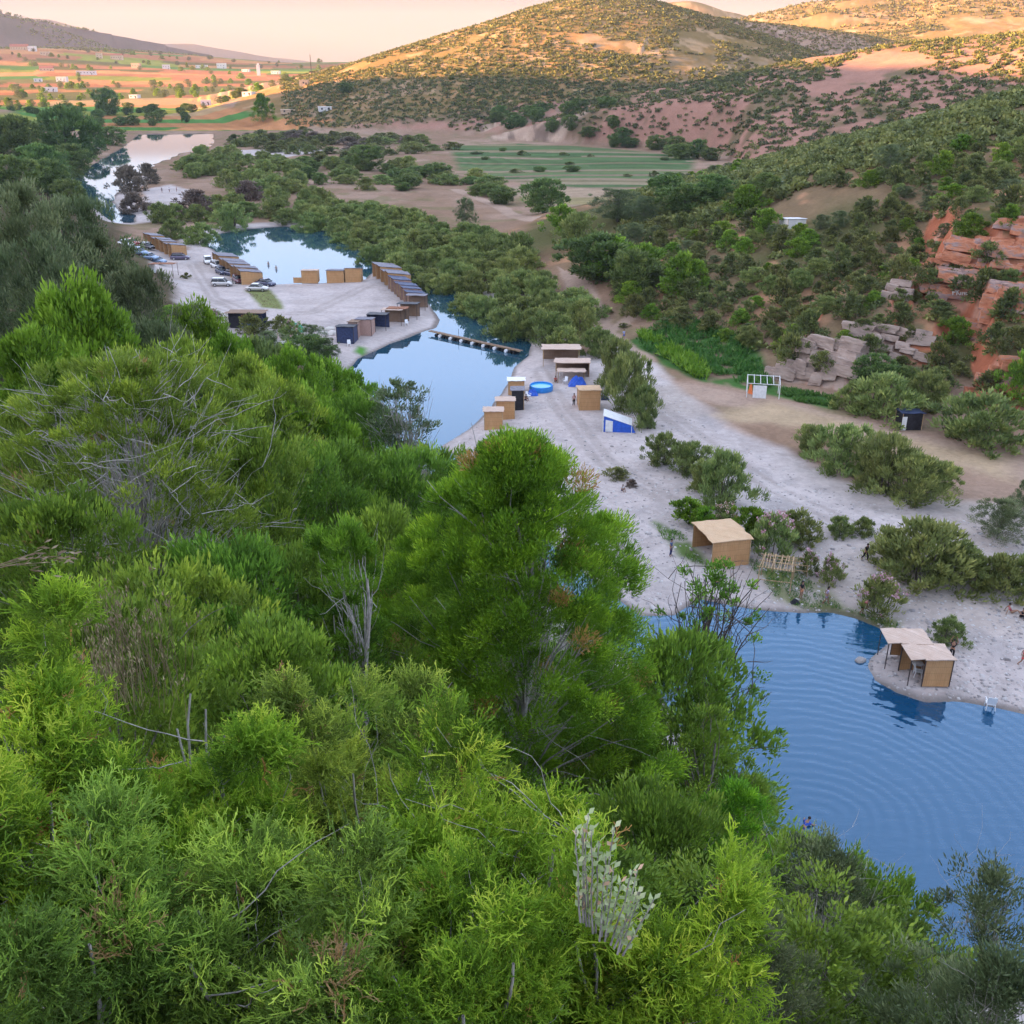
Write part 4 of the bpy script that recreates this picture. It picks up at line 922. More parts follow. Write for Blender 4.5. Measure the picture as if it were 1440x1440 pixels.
# far left bank
for px, py, w, h, lab in ((30, 225, 60, 52, "dark tall tree at the left edge of the far river bank"), (100, 236, 74, 74, "largest dark domed tree on the far left bank"), (158, 204, 36, 22, "low dark tree at the head of the far reach"), (60, 262, 60, 50, "green tree below the dark tall one on the far bank"), (104, 250, 46, 40, "dark tree leaning over the far reach"), (72, 276, 50, 44, "dense green tree on the far bank above the olives"), (20, 275, 60, 48, "mid-green tree at the left edge on the far bank"), (100, 290, 40, 34, "bushy tree at the water beside the narrow reach"), (5, 215, 50, 40, "dark tree cut by the left edge on the far bank"), (85, 215, 40, 24, "pale green low tree between the two dark domes"), (130, 222, 32, 24, "rounded tree right of the largest dark dome"), (70, 185, 30, 14, "far dark bush at the edge of the green field")):
    bush_px('dark%d' % (px % 3), 'bank_tree', lab, px, py, w, h, "tree")
# trees on the wide plain
def scatter_far(n, seed, box, kinds, hr, name, label, group, cond=None):
    rs = random.Random(seed); got = []
    for _ in range(n * 20):
        if len(got) >= n: break
        px = rs.uniform(box[0], box[2]); d = math.exp(rs.uniform(math.log(box[1]), math.log(box[3])))
        x = (px - 720) / FPX * d * 1.02; y = d
        if vnoise(np.array([x / 90.0]), np.array([y / 60.0]), seed)[0] < 0.45: continue
        if cond and not cond(x, y): continue
        got.append((x, y))
    for (x, y), z in zip(got, zs_of(got)):
        h = rs.uniform(*hr)
        put_plant(rs.choice(kinds), name, label, "tree", (x, y, z - 0.3), h, h * rs.uniform(1.0, 1.5), rs.random() * 6.28, group)
scatter_far(230, 31, (-10, 900, 500, 2300), ['olive0', 'olive1', 'hilltree0', 'hilltree1'], (4.5, 8), 'plain_tree', "small round olive tree in the groves of the sunlit far plain", "olive trees of the far plain")
scatter_far(40, 32, (-10, 760, 520, 930), DK, (4, 8), 'hedge_tree', "tree in the hedge rows between the far green fields", "hedge trees of the far fields")
for px, py, w, h, lab in ((152, 162, 34, 32, "tall dark palm-like tree standing in the yellow fields"), (370, 172, 30, 34, "tall yellow-green poplar alone in the far fields")):
    bush_px('dark1' if 'dark' in lab else 'bright0', 'plain_tree', lab, px, py, w, h, "tree")

# scrub on the slopes: single bushes near, a mass of low growth beyond
def in_r1(x, y, z): return (z > 2.2) & (hill_z(x, y) < 0.5)
rs_ = np.random.RandomState(77)
N_ = 11000
a_ = np.radians(rs_.uniform(6, 33, N_)); r_ = np.sqrt(rs_.uniform(110 ** 2, 330 ** 2, N_))
X, Y = np.sin(a_) * r_, np.cos(a_) * r_
Z = height(X, Y)
ok = in_r1(X, Y, Z) & (Y < 320) & (Z > 2.0) & (vnoise(X / 14, Y / 14, 5) * 0.6 + vnoise(X / 45, Y / 45, 6) * 0.5 > 0.33)
X, Y, Z, r_ = X[ok], Y[ok], Z[ok], r_[ok]
order = np.argsort(r_)
got = []; rest = []
for i in order:
    w = rs_.uniform(2.4, 6.0)
    if len(got) < 285:
        if any((X[i] - g[0]) ** 2 + (Y[i] - g[1]) ** 2 < (0.40 * (w + g[3])) ** 2 for g in got): continue
        if rs_.rand() < 0.45: rest.append((X[i], Y[i], Z[i], w * 0.6)); continue
        got.append((X[i], Y[i], Z[i], w))
    else: rest.append((X[i], Y[i], Z[i], w * 0.7))
for (x, y, z, w) in got:
    k = rnd.choice(['shrub0', 'shrub1', 'shrub2', 'shrub3', 'shrub0', 'shrub2', 'hilltree0', 'hilltree1', 'oleander1', 'olive0'])
    put_plant(k, 'hillside_shrub', "shrub among the many covering the green slope on the right", "shrub", (x, y, z - 0.15), w * rnd.uniform(0.5, 0.85), w, rnd.random() * 6.28, "shrubs of the right slope")
def scrub_mass(name, P, S, per, seed, mat, flat=0.75, lk=1.0):
    """very many small bushes as one cover of growth; each has its own tint"""
    rs = np.random.RandomState(seed); n = len(P); ci = np.repeat(np.arange(n), per)
    off = norm(rs.normal(size=(n * per, 3))); off[:, 2] = np.abs(off[:, 2]) * flat; off *= 0.40 + 0.6 * rs.rand(n * per, 1)
    Q = P[ci] + off * (S[ci] * 0.5)[:, None]
    D = norm(off + rs.normal(size=off.shape) * 0.7 + np.array((0, 0, 0.25)))
    lt = S[ci] * rs.uniform(0.30, 0.55, n * per) * lk
    t = np.clip(rs.rand(n)[ci] * 0.65 + rs.rand(n * per) * 0.3, 0, 1)
    V, F_, T = leaves_mesh(Q - D * lt[:, None] * 0.5, D, lt, lt * 0.65, t, rs)
    o = link(name, mesh_np(name, V, F_, M[mat], {"tint": T})); tag(o, kind="stuff"); return o
rest = np.array(rest)
scrub_mass('hillside_undergrowth', rest[:, :3], rest[:, 3], 80, 5, 'scrub', 0.75, 0.55)
def far_points(n, seed, box, cond):
    rs = np.random.RandomState(seed)
    px = rs.uniform(box[0], box[2], n); d = np.sqrt(rs.uniform(box[1] ** 2, box[3] ** 2, n))
    x = (px - 720) / FPX * d * 1.03; y = d; z = height(x, y); k = cond(x, y, z)
    return np.stack([x, y, z], 1)[k]
nn = lambda x, y, s, k: vnoise(x / s, y / s, k)
P = far_points(14000, 41, (640, 330, 1560, 780), lambda x, y, z: (z > 3) & (nn(x, y, 30, 7) * .55 + nn(x, y, 90, 8) * .55 > 0.41) & (y > 320))
scrub_mass('ridge_scrub', P, np.random.RandomState(1).uniform(1.8, 4.8, len(P)), 40, 6, 'lit_scrub', 0.75, 0.6)
P = far_points(34000, 42, (430, 690, 1250, 1180), lambda x, y, z: (z > 3.5) & (nn(x, y, 26, 9) * .5 + nn(x, y, 110, 10) * .5 > 0.27) & (x > -280 + 0 * y))
scrub_mass('hill_scrub', P, np.random.RandomState(2).uniform(1.8, 4.8, len(P)), 14, 7, 'lit_scrub', 0.75, 0.8)
P = far_points(6000, 43, (900, 1150, 1560, 1650), lambda x, y, z: (z > 20) & (nn(x, y, 60, 11) > 0.35))
scrub_mass('cliff_hill_scrub', P, np.random.RandomState(3).uniform(4, 8, len(P)), 8, 8, 'lit_scrub')
P = far_points(4000, 44, (-40, 2250, 330, 2900), lambda x, y, z: (z > 45) & (nn(x, y, 120, 12) > 0.4))
scrub_mass('mountain_scrub', P, np.random.RandomState(4).uniform(6, 11, len(P)), 7, 9, 'scrub')
# the maize patch at the foot of the slope, and short grass along the shore
def blades(name, poly, n, h, w, mat, seed, z0=0.0, lean=0.35):
    rs = np.random.RandomState(seed); Pp = px_poly(poly); lo, hi = Pp.min(0), Pp.max(0)
    x = rs.uniform(lo[0], hi[0], n); y = rs.uniform(lo[1], hi[1], n); sd_ = poly_sd(Pp, x, y)
    k = (sd_ > 0.2) & (vnoise(x / 1.6, y / 1.6, seed) > 0.30) & (water_sd(x, y) < -0.5); x, y = x[k], y[k]; z = height(x, y)
    n = len(x); hh = h * rs.uniform(0.6, 1.2, n)
    B = np.stack([x, y, z - 0.03], 1); D = norm(np.stack([rs.normal(size=n) * lean, rs.normal(size=n) * lean, np.ones(n)], 1))
    V1, F1, T1 = leaves_mesh(B, D, hh, w, np.clip(0.3 + 0.5 * rs.rand(n), 0, 1), rs)
    D2 = norm(D + rs.normal(size=(n, 3)) * 0.8)
    V2, F2, T2 = leaves_mesh(B + D * hh[:, None] * 0.4, D2, hh * 0.6, w, np.clip(0.4 + 0.6 * rs.rand(n), 0, 1), rs)
    o = link(name, mesh_np(name, np.concatenate([V1, V2]), np.concatenate([F1, F2 + len(V1)]), M[mat], {"tint": np.concatenate([T1, T2])})); tag(o, kind="stuff")
blades('maize_crop', [(888, 482), (940, 463), (1055, 500), (1088, 545), (1075, 552), (1000, 530), (910, 498)], 9000, 1.1, 0.22, 'grass', 1)
blades('maize_edge', [(895, 478), (905, 474), (985, 512), (1000, 535), (985, 540), (940, 512)], 2600, 1.7, 0.28, 'bright', 5)
blades('green_crop', [(1098, 548), (1150, 556), (1180, 562), (1172, 574), (1120, 568), (1095, 556)], 3500, 0.7, 0.14, 'grass', 2)
blades('shore_grass', [(1040, 782), (1130, 806), (1190, 848), (1275, 870), (1262, 882), (1180, 862), (1090, 840)], 5200, 0.30, 0.05, 'grass', 3)
blades('path_grass', [(915, 735), (960, 750), (995, 795), (970, 790), (930, 760)], 1800, 0.35, 0.06, 'grass', 4)
blades('car_park_grass', [(340, 408), (378, 404), (398, 436), (372, 434)], 1600, 0.25, 0.08, 'straw', 6)

def pebbles(n, seed):
    """loose stones on the near gravel, too many to count"""
    rs = np.random.RandomState(seed); px = rs.uniform(620, 1460, n); py = 500 + 520 * rs.rand(n) ** 0.8
    d = np.stack([(px - 720) / FPX, cP + (720 - py) / FPX * sP, -sP + (720 - py) / FPX * cP], 1); t = (0.7 - CAM_Z) / d[:, 2]
    x, y = d[:, 0] * t, d[:, 1] * t; k = (water_sd(x, y) < -0.2) & (hill_z(x, y) < 0.3); x, y = x[k], y[k]; z = height(x, y)
    k = (z < 1.9) & (poly_sd(px_poly([(742, 498), (775, 505), (830, 495), (905, 505), (960, 565), (1010, 610), (1110, 665), (1200, 705), (1330, 730), (1500, 760), (2200, 900), (2300, 1300), (1440, 1100), (1200, 1000), (900, 860), (600, 690), (600, 620), (690, 575)]), x, y) > 0); x, y, z = x[k], y[k], z[k]; n = len(x); s = 0.03 + 0.12 * rs.rand(n) ** 3 + 0.14 * (rs.rand(n) > 0.99)
    base = np.array([(-1, -1, 0), (1, -1, 0), (1, 1, 0), (-1, 1, 0), (-.6, -.6, .8), (.6, -.6, .9), (.6, .6, .7), (-.6, .6, .8)], float)
    V = np.stack([x, y, z - 0.02], 1)[:, None] + base[None] * s[:, None, None] * rs.uniform(0.6, 1.3, (n, 8, 3)) * np.array((1, 1, 0.75))
    q = np.array([(0, 1, 5, 4), (1, 2, 6, 5), (2, 3, 7, 6), (3, 0, 4, 7), (4, 5, 6, 7)])
    Q = (np.arange(n)[:, None, None] * 8 + q[None]).reshape(-1, 4)
    N = NT("river_stone"); at_ = N.n("ShaderNodeAttribute", attribute_name="tint")
    N.l(N.ramp(at_.outputs["Fac"], [(0, (0.20, 0.18, 0.175)), (0.6, (0.36, 0.33, 0.315)), (1, (0.50, 0.47, 0.45))]), N.p.inputs["Base Color"]); N.p.inputs["Roughness"].default_value = 0.9
    tag(link('pebbles', mesh_np('pebbles', V.reshape(-1, 3), Q, N.m, {"tint": np.repeat(rs.rand(n), 8)})), kind="stuff")
pebbles(26000, 3)

# ------------------------------------------------------------------ built things
class MB:
    """collects boxes, bars, plates into one mesh"""
    def __init__(s): s.bm = bmesh.new()
    def box(s, c, size, rz=0.0, tilt=None, bev=0.0):
        r = bmesh.ops.create_cube(s.bm, size=1.0); vs = r['verts']
        bmesh.ops.scale(s.bm, vec=size, verts=vs)
        if bev:
            es = list({e for v in vs for e in v.link_edges}); rr = bmesh.ops.bevel(s.bm, geom=es, offset=bev, segments=2, affect='EDGES'); vs = list({v for f in rr['faces'] for v in f.verts} | {v for v in vs if v.is_valid})
        m = Matrix.Rotation(rz, 4, 'Z')
        if tilt: m = m @ Matrix.Rotation(tilt[0], 4, 'X') @ Matrix.Rotation(tilt[1], 4, 'Y')
        bmesh.ops.transform(s.bm, matrix=Matrix.Translation(c) @ m, verts=vs); return s
    def bar(s, a, b, r=0.04, r2=None, n=7):
        a, b = Vector(a), Vector(b); d = b - a
        rr = bmesh.ops.create_cone(s.bm, cap_ends=True, segments=n, radius1=r, radius2=r if r2 is None else r2, depth=d.length)
        bmesh.ops.transform(s.bm, matrix=Matrix.Translation((a + b) / 2) @ d.to_track_quat('Z', 'Y').to_matrix().to_4x4(), verts=rr['verts']); return s
    def ball(s, c, r, sc=(1, 1, 1), sub=2):
        rr = bmesh.ops.create_icosphere(s.bm, subdivisions=sub, radius=r)
        bmesh.ops.transform(s.bm, matrix=Matrix.Translation(c) @ Matrix.Diagonal((*sc, 1)), verts=rr['verts']); return s
    def poly(s, pts, thick=None):
        vs = [s.bm.verts.new(p) for p in pts]; f = s.bm.faces.new(vs)
        if thick:
            r = bmesh.ops.extrude_face_region(s.bm, geom=[f]); bmesh.ops.translate(s.bm, vec=thick, verts=[v for v in r['geom'] if isinstance(v, bmesh.types.BMVert)])
        return s
    def mesh(s, name, mat):
        bmesh.ops.recalc_face_normals(s.bm, faces=s.bm.faces[:])
        me = bpy.data.meshes.new(name); s.bm.to_mesh(me); s.bm.free(); me.materials.append(mat); return me
    def build(s, name, mat, parent=None, smooth=False):
        me = s.mesh(name, mat)
        if smooth: me.polygons.foreach_set("use_smooth", [True] * len(me.polygons))
        return link(name, me, parent)

def cane_mat(name, col, dens=26.0):
    """upright split canes lashed together: fine streaks up the wall with a few cross ties"""
    N = NT(name); co = N.coord("Object")
    sp = N.n("ShaderNodeSeparateXYZ"); N.l(co, sp.inputs[0])
    u = N.math('ADD', sp.outputs[0], sp.outputs[1])
    cb = N.n("ShaderNodeCombineXYZ"); N.l(N.math('MULTIPLY', u, dens), cb.inputs[0]); N.l(N.math('MULTIPLY', sp.outputs[2], 0.7), cb.inputs[1])
    f = N.noise(1.0, 4, 0.65, cb.outputs[0])
    g = N.noise(0.9, 3, 0.6, co)
    tie = N.math('LESS_THAN', N.math('FRACT', N.math('MULTIPLY', sp.outputs[2], 1.9)), 0.07)
    c = N.ramp(f, [(0.25, tuple(x * 0.55 for x in col)), (0.5, col), (0.8, tuple(min(1, x * 1.35) for x in col))])
    c = N.mix(N.math('MULTIPLY', N.math('SUBTRACT', g, 0.2), 1.1, True), c, tuple(x * v for x, v in zip(col, (0.72, 0.6, 0.5))))
    c = N.mix(N.math('MULTIPLY', tie, 0.45), c, tuple(x * 0.45 for x in col))
    N.l(c, N.p.inputs["Base Color"]); N.p.inputs["Roughness"].default_value = 0.8; N.p.inputs["Specular IOR Level"].default_value = 0.2
    N.bump(f, 0.5, 0.02); return N.m
M['cane'] = cane_mat("split_cane", (0.54, 0.315, 0.15))
M['cane_old'] = cane_mat("weathered_cane", (0.27, 0.19, 0.135))
M['thatch'] = cane_mat("pale_reed_roof", (0.56, 0.44, 0.36), 14)
M['thatch_new'] = cane_mat("new_reed_roof", (0.60, 0.43, 0.27), 14)
M['wood'] = simple_mat("peeled_pole", (0.42, 0.29, 0.16), 0.7, var=0.25, streak=(1, 1, 0.2))
M['wood_dark'] = simple_mat("dark_pole", (0.07, 0.055, 0.05), 0.8)
M['tarp_black'] = simple_mat("black_sheet", (0.022, 0.022, 0.028), 0.5, var=0.3, scale=3, bump=0.3)
M['tarp_navy'] = simple_mat("dark_blue_sheet", (0.035, 0.05, 0.11), 0.5, var=0.25, scale=3, bump=0.3)
M['tarp_blue'] = simple_mat("blue_sheet", (0.03, 0.11, 0.52), 0.45, var=0.15, scale=3, bump=0.3)
M['tarp_grey'] = simple_mat("grey_roof_sheet", (0.17, 0.16, 0.185), 0.6, var=0.25, scale=2, bump=0.2)
M['tarp_white'] = simple_mat("white_sheet", (0.70, 0.70, 0.69), 0.6, var=0.08, scale=3, bump=0.2)
M['tarp_green'] = simple_mat("green_sheet", (0.08, 0.36, 0.22), 0.5, var=0.2, scale=3)
M['canvas_pink'] = simple_mat("faded_pink_panel", (0.42, 0.27, 0.22), 0.8, var=0.15)
M['rust'] = simple_mat("rusty_sheet", (0.26, 0.11, 0.055), 0.8, var=0.4, scale=4)
M['plastic_white'] = simple_mat("white_plastic", (0.78, 0.79, 0.80), 0.35, var=0.03, spec=0.5)
M['pool_blue'] = simple_mat("pool_liner", (0.025, 0.23, 0.62), 0.4, var=0.1, spec=0.5)
M['plaster'] = simple_mat("whitewash", (0.62, 0.58, 0.54), 0.9, var=0.08, scale=1)
M['plaster_warm'] = simple_mat("ochre_plaster", (0.52, 0.37, 0.25), 0.9, var=0.12, scale=1)
M['roof_red'] = simple_mat("red_tile", (0.36, 0.12, 0.08), 0.8, var=0.2, scale=1)
M['window_dark'] = simple_mat("dark_opening", (0.03, 0.03, 0.035), 0.4, var=0.1)
M['drum'] = simple_mat("black_drum", (0.012, 0.012, 0.014), 0.4)
M['orange'] = simple_mat("orange_sheet", (0.75, 0.19, 0.06), 0.6)
M['tyre'] = simple_mat("tyre_rubber", (0.018, 0.018, 0.02), 0.85)
M['rim'] = simple_mat("wheel_rim", (0.55, 0.55, 0.57), 0.3, metal=0.8)
M['glass'] = simple_mat("car_glass", (0.02, 0.025, 0.03), 0.05, var=0.02, spec=0.8)
M['lamp'] = simple_mat("headlight_lens", (0.75, 0.75, 0.78), 0.15, spec=0.8)
M['tail'] = simple_mat("tail_light_lens", (0.35, 0.02, 0.02), 0.2, spec=0.6)
M['painted'] = simple_mat("white_paint_on_rock", (0.75, 0.73, 0.70), 0.9, var=0.15, scale=9)

def face_along(a, b): return math.atan2(b[1] - a[1], b[0] - a[0])

def hut(name, label, p, rz, L, W, H, wall='cane', roof='tarp_grey', post='wood', walls='bls', group=None, over=0.18, pitch=0.10, cat="hut", front='open', roof_th=0.07):
    """a beach cabin: L along its local x, W deep along y; open on the local -y side unless walls has f"""
    t = thing(name, label, cat, p, rz, group)
    t_ = 0.05
    hf, hb = H, H - pitch * W
    def wall_y(y, h, nm): MB().box((0, y, h / 2), (L, t_, h)).build(nm, M[wall], t)
    if 'b' in walls: wall_y(W / 2, hb - 0.03, 'back_wall')
    if 'f' in walls: wall_y(-W / 2, hf - 0.03, 'front_wall')
    for ch, sx in (('l', -1), ('s', 1)):
        if ch in walls:
            MB().poly([(sx * L / 2, -W / 2 + 0.03, 0), (sx * L / 2, W / 2 - 0.03, 0), (sx * L / 2, W / 2 - 0.03, hb - 0.03), (sx * L / 2, -W / 2 + 0.03, hf - 0.03)], (-sx * t_, 0, 0)).build('side_wall', M[wall], t)
    for sx in (-1, 1):
        for sy, h in ((-1, hf), (1, hb)):
            MB().bar((sx * (L / 2 + 0.01), sy * (W / 2 + 0.02), 0), (sx * (L / 2 + 0.01), sy * (W / 2 + 0.02), h - 0.02), 0.045).build('post', M[post], t)
    # roof: a slightly sagging sheet on two rails
    n = 8; m = 6
    rs = np.random.RandomState(int(abs(p[0] * 31 + p[1] * 17)) % 9999)
    bm = bmesh.new(); top = []
    for j in range(m + 1):
        v = j / m * 2 - 1
        top.append([bm.verts.new(((i / n * 2 - 1) * (L / 2 + over) * (1 + (0.035 if abs(i - n / 2) == n / 2 else 0.012) * rs.randn()), v * (W / 2 + over), hf + (hb - hf) * (v + 1) / 2 + 0.03 + 0.018 * rs.randn())) for i in range(n + 1)])
    fs = [bm.faces.new((top[j][i], top[j][i + 1], top[j + 1][i + 1], top[j + 1][i])) for j in range(m) for i in range(n)]
    r = bmesh.ops.extrude_face_region(bm, geom=fs); bmesh.ops.translate(bm, vec=(0, 0, roof_th), verts=[v for v in r['geom'] if isinstance(v, bmesh.types.BMVert)])
    bmesh.ops.recalc_face_normals(bm, faces=bm.faces[:])
    me = bpy.data.meshes.new('roof'); bm.to_mesh(me); bm.free(); me.materials.append(M[roof]); link('roof', me, t)
    return t
def hut_px(name, label, px, py, wpx, rz, W, H, **kw):
    """px, py: middle of the hut's lower edge nearest to us"""
    p = seat(px, py)
    if p[2] < 0.35: p = at(px, py, 0.4)
    d = depth_of(p); L = wpx * d / FPX
    c, s = math.cos(rz), math.sin(rz)
    q = np.array((p[0] - s * W / 2, p[1] + c * W / 2)); z = max(0.35, hz1(q[0], q[1]))
    return hut(name, label, (q[0], q[1], min(z, p[2]) - 0.03), rz, L, W, H, **kw)

# -- the two rows of cane cabins by the parking ground: backs to the cars, fronts to the water
def cabin_row(a, b, n, W, H, side, labels, group, wall='cane', roof='tarp_grey'):
    """n cabins from a to b along their length; side +1 puts their backs on the left of that line"""
    A, B = seat(*a), seat(*b); e = (B - A)[:2]; ln = np.linalg.norm(e); u = e / ln; nrm = np.array((-u[1], u[0])) * -side
    step = ln / n; rz = math.atan2(u[1], u[0]) + (math.pi if side > 0 else 0)
    for k in range(n):
        q = A[:2] + u * step * (k + 0.5) + nrm * W / 2
        h = H * (1 + 0.07 * math.sin(k * 2.3))
        hut('cane_cabin', labels(k), (q[0], q[1], hz1(q[0], q[1]) - 0.05), rz + 0.05 * math.sin(k * 1.7), step * 0.84, W, h, wall=wall, roof=roof, walls='bls', group=group, over=0.07, pitch=0.14)
nth = ["first", "second", "third", "fourth", "fifth", "sixth", "seventh", "eighth", "ninth", "tenth"]
cabin_row((203, 344), (244, 364), 7, 3.2, 2.9, -1, lambda k: "cane cabin of the far row, %s from the row's far end, by the narrow reach" % nth[k], "cane cabins of the far row")
cabin_row((300, 372), (341, 401), 8, 4.2, 2.9, -1, lambda k: "cane cabin of the middle row by the cars, %s from the far end" % nth[k], "cane cabins of the middle row")
hut_px('cane_cabin', "lone tan cabin at the beach's water edge with a low fence on its left", 436, 398, 22, 0.05, 2.6, 2.5, walls='blsf', roof='thatch')
hut_px('cane_cabin', "tan cabin left of the pair at the beach's water edge", 472, 398, 24, -0.04, 2.8, 2.5, walls='blsf', roof='tarp_grey')
hut_px('cane_cabin', "tan cabin with a peaked grey roof at the right of the pair by the water", 497, 397, 22, 0.02, 2.8, 2.9, walls='blsf', roof='tarp_grey', pitch=0.2)
MB()
t = thing('cane_fence', "low fence of canes left of the lone tan cabin at the water", "fence", at(419, 398, 0.35))
L_ = 12 * depth_of(at(419, 397)) / FPX
MB().box((0, 0, 0.55), (L_, 0.04, 1.1)).build('panel', M['cane'], t)
for s in (-1, 1): MB().bar((s * L_ / 2, 0.04, 0), (s * L_ / 2, 0.04, 1.3), 0.04).build('post', M['wood'], t)
cabin_row((524, 389), (548, 406), 4, 4.4, 3.0, -1, lambda k: "tan cane cabin at the far end of the point, %s from the water" % nth[k], "tan cabins on the point")
cabin_row((546, 406), (573, 430), 6, 3.4, 2.7, -1, lambda k: "old cabin with dark blue roof sheet on the point, %s in its line" % nth[k], "old cabins with dark roofs on the point", wall='canvas_pink', roof='tarp_navy')
for px, py, w, lab, roof, wall, walls in ((585, 436, 26, "open shade with a pale grey roof nearest the rounded tip of the point", 'tarp_grey', 'cane_old', 'b'), (573, 449, 27, "open shade with sagging dark roof, second from the tip of the point", 'tarp_black', 'cane_old', 'b'), (558, 456, 26, "open shade with a dark brown roof beside the pale-roofed one", 'rust', 'cane_old', 'b'), (551, 458, 27, "open shade with a pale thatch roof on dark posts", 'thatch', 'cane_old', 'b'),
    (530, 465, 26, "cabin hung with black sheet and barred on its right side", 'tarp_black', 'tarp_navy', 'bl'), (512, 472, 22, "cabin with a faded pink wall panel and grey roof edge", 'tarp_grey', 'canvas_pink', 'blsf'), (486, 483, 24, "dark blue sheeted cabin nearest to the dusty bushes on the shore", 'tarp_black', 'tarp_navy', 'blsf'), (497, 476, 12, "narrow weathered panel hut between the pink and the dark blue cabins", 'cane_old', 'canvas_pink', 'blsf')):
    hut_px('shade_shelter' if walls == 'b' else 'beach_cabin', lab, px, py, w, -0.10, 2.6, 2.6, wall=wall, roof=roof, post='wood_dark', walls=walls)
# -- right beach
hut_px('cane_hut', "new tan cane hut with a bright reed roof standing free on the right beach", 829, 577, 29, 0.03, 2.8, 2.6, walls='blsf', roof='thatch_new', over=0.15)
hut_px('cane_hut', "cane hut nearest to us in the line along the right beach's shore", 694, 604, 25, 0.02, 2.2, 2.3, walls='blsf', roof='thatch')
hut_px('cane_hut', "cane hut second in the shore line on the right beach", 711, 590, 25, 0.02, 2.2, 2.4, walls='blsf', roof='thatch')
hut_px('black_hut', "black sheeted hut behind the two cane huts on the shore", 728, 577, 17, 0.0, 2.4, 2.6, walls='blsf', wall='tarp_black', roof='tarp_grey')
hut_px('cane_hut', "low hut with a white side wall at the far end of the shore line", 726, 555, 22, 0.0, 2.2, 1.9, walls='blsf', wall='cane', roof='tarp_white')
hut_px('straw_pavilion', "open straw-roofed pavilion on poles at the end of the right beach", 789, 515, 50, -0.02, 4.0, 2.5, walls='b', wall='cane_old', roof='thatch', post='wood', over=0.25)
hut_px('straw_pavilion', "second straw pavilion with half walls in front of the open one", 805, 530, 46, -0.03, 3.2, 2.0, walls='bs', wall='cane_old', roof='thatch', over=0.25)
hut_px('straw_pavilion', "low sagging straw roof over a cook place between pavilions and tarp heap", 803, 538, 36, -0.05, 2.4, 1.5, walls='', wall='cane_old', roof='thatch', over=0.2)
def tent(label, px, py):
    p = seat(px, py); d = depth_of(p); L = 40 * d / FPX; H = 2.0
    t = thing('tent', label, "tent", p, -0.12)
    x0, x1 = -L / 2, L / 2
    MB().poly([(x0 + 0.3, -0.9, 0), (x1 + 0.5, -0.9, 0), (x1 - 0.2, 0.9, 0.5), (x0 + 0.1, 0.9, H)], (0, 0.05, 0)).build('blue_wall', M['tarp_blue'], t)
    MB().poly([(x0, -1.0, H * 0.98), (x1, -1.0, H * 0.45), (x1, 1.2, H * 0.5), (x0, 1.2, H * 1.05)], (0, 0, 0.05)).build('white_roof', M['tarp_white'], t)
    MB().poly([(x0 + 0.1, -1.02, 0), (x1 + 0.4, -1.02, 0), (x1 + 0.1, -1.02, H * 0.42), (x0 + 0.1, -1.02, H * 0.93)], (0, 0.04, 0)).build('front_wall', M['tarp_blue'], t)
    MB().poly([(x0 + 0.3, -1.06, 0.05), (x0 + 1.15, -1.06, 0.05), (x0 + 1.15, -1.06, 1.35), (x0 + 0.3, -1.06, 1.5)], (0, 0.02, 0)).build('door_flap', M['tarp_white'], t)
    for x, h in ((x0, H), (x1, H * 0.46)): MB().bar((x, -1.0, 0), (x, -1.0, h), 0.04).build('pole', M['tarp_white'], t)
tent("blue tent with a sloping white roof sheet leaning against the willow bush", 868, 604)
def paddling_pool(label, px, py):
    p = seat(px, py); d = depth_of(p); R = 16.5 * d / FPX
    t = thing('paddling_pool', label, "pool", p)
    bm = bmesh.new(); prof = [(R * 0.97, 0), (R * 1.02, 0.3), (R * 1.0, 0.72), (R * 0.97, 0.80), (R * 0.93, 0.78), (R * 0.92, 0.3), (R * 0.90, 0.02)]
    rings = [[bm.verts.new((r * math.cos(k * math.tau / 36), r * math.sin(k * math.tau / 36), z)) for k in range(36)] for r, z in prof]
    for a, b in zip(rings[:-1], rings[1:]):
        for k in range(36): bm.faces.new((a[k], a[(k + 1) % 36], b[(k + 1) % 36], b[k]))
    bm.faces.new(rings[-1])
    me = bpy.data.meshes.new('liner'); bmesh.ops.recalc_face_normals(bm, faces=bm.faces[:]); bm.to_mesh(me); bm.free(); me.materials.append(M['pool_blue']); link('liner', me, t)
    N = NT("pool_water"); N.p.inputs["Base Color"].default_value = (0.05, 0.35, 0.62, 1); N.p.inputs["Roughness"].default_value = 0.04
    b = MB(); b.poly([(R * 0.915 * math.cos(k * math.tau / 36), R * 0.915 * math.sin(k * math.tau / 36), 0.6) for k in range(36)]); b.build('water', N.m, t)
paddling_pool("round blue paddling pool standing on the gravel beach", 761, 549)
def heap(name, label, cat, px, py, w, h, mat, seed, rz=0.0):
    p = seat(px, py); d = depth_of(p); L = w * d / FPX; H = h * d / FPX
    rs = np.random.RandomState(seed); bm = bmesh.new(); n = 14
    g = [[bm.verts.new(((i / n - .5) * L, (j / n - .5) * L * 0.6, 0.02 + H * max(0, (1 - abs(i / n * 2 - 1) ** 2.5) * (1 - abs(j / n * 2 - 1) ** 2.5)) * (0.65 + 0.5 * rs.rand()))) for i in range(n + 1)] for j in range(n + 1)]
    for j in range(n):
        for i in range(n): bm.faces.new((g[j][i], g[j][i + 1], g[j + 1][i + 1], g[j + 1][i]))
    me = bpy.data.meshes.new(name); bm.to_mesh(me); bm.free(); me.materials.append(M[mat])
    return tag(link(name, me, None, p, (0, 0, rz)), label, cat)
heap('tarp_heap', "crumpled blue tarpaulin over gear beside the tan hut on the right beach", "tarpaulin", 812, 542, 26, 13, 'tarp_blue', 3)
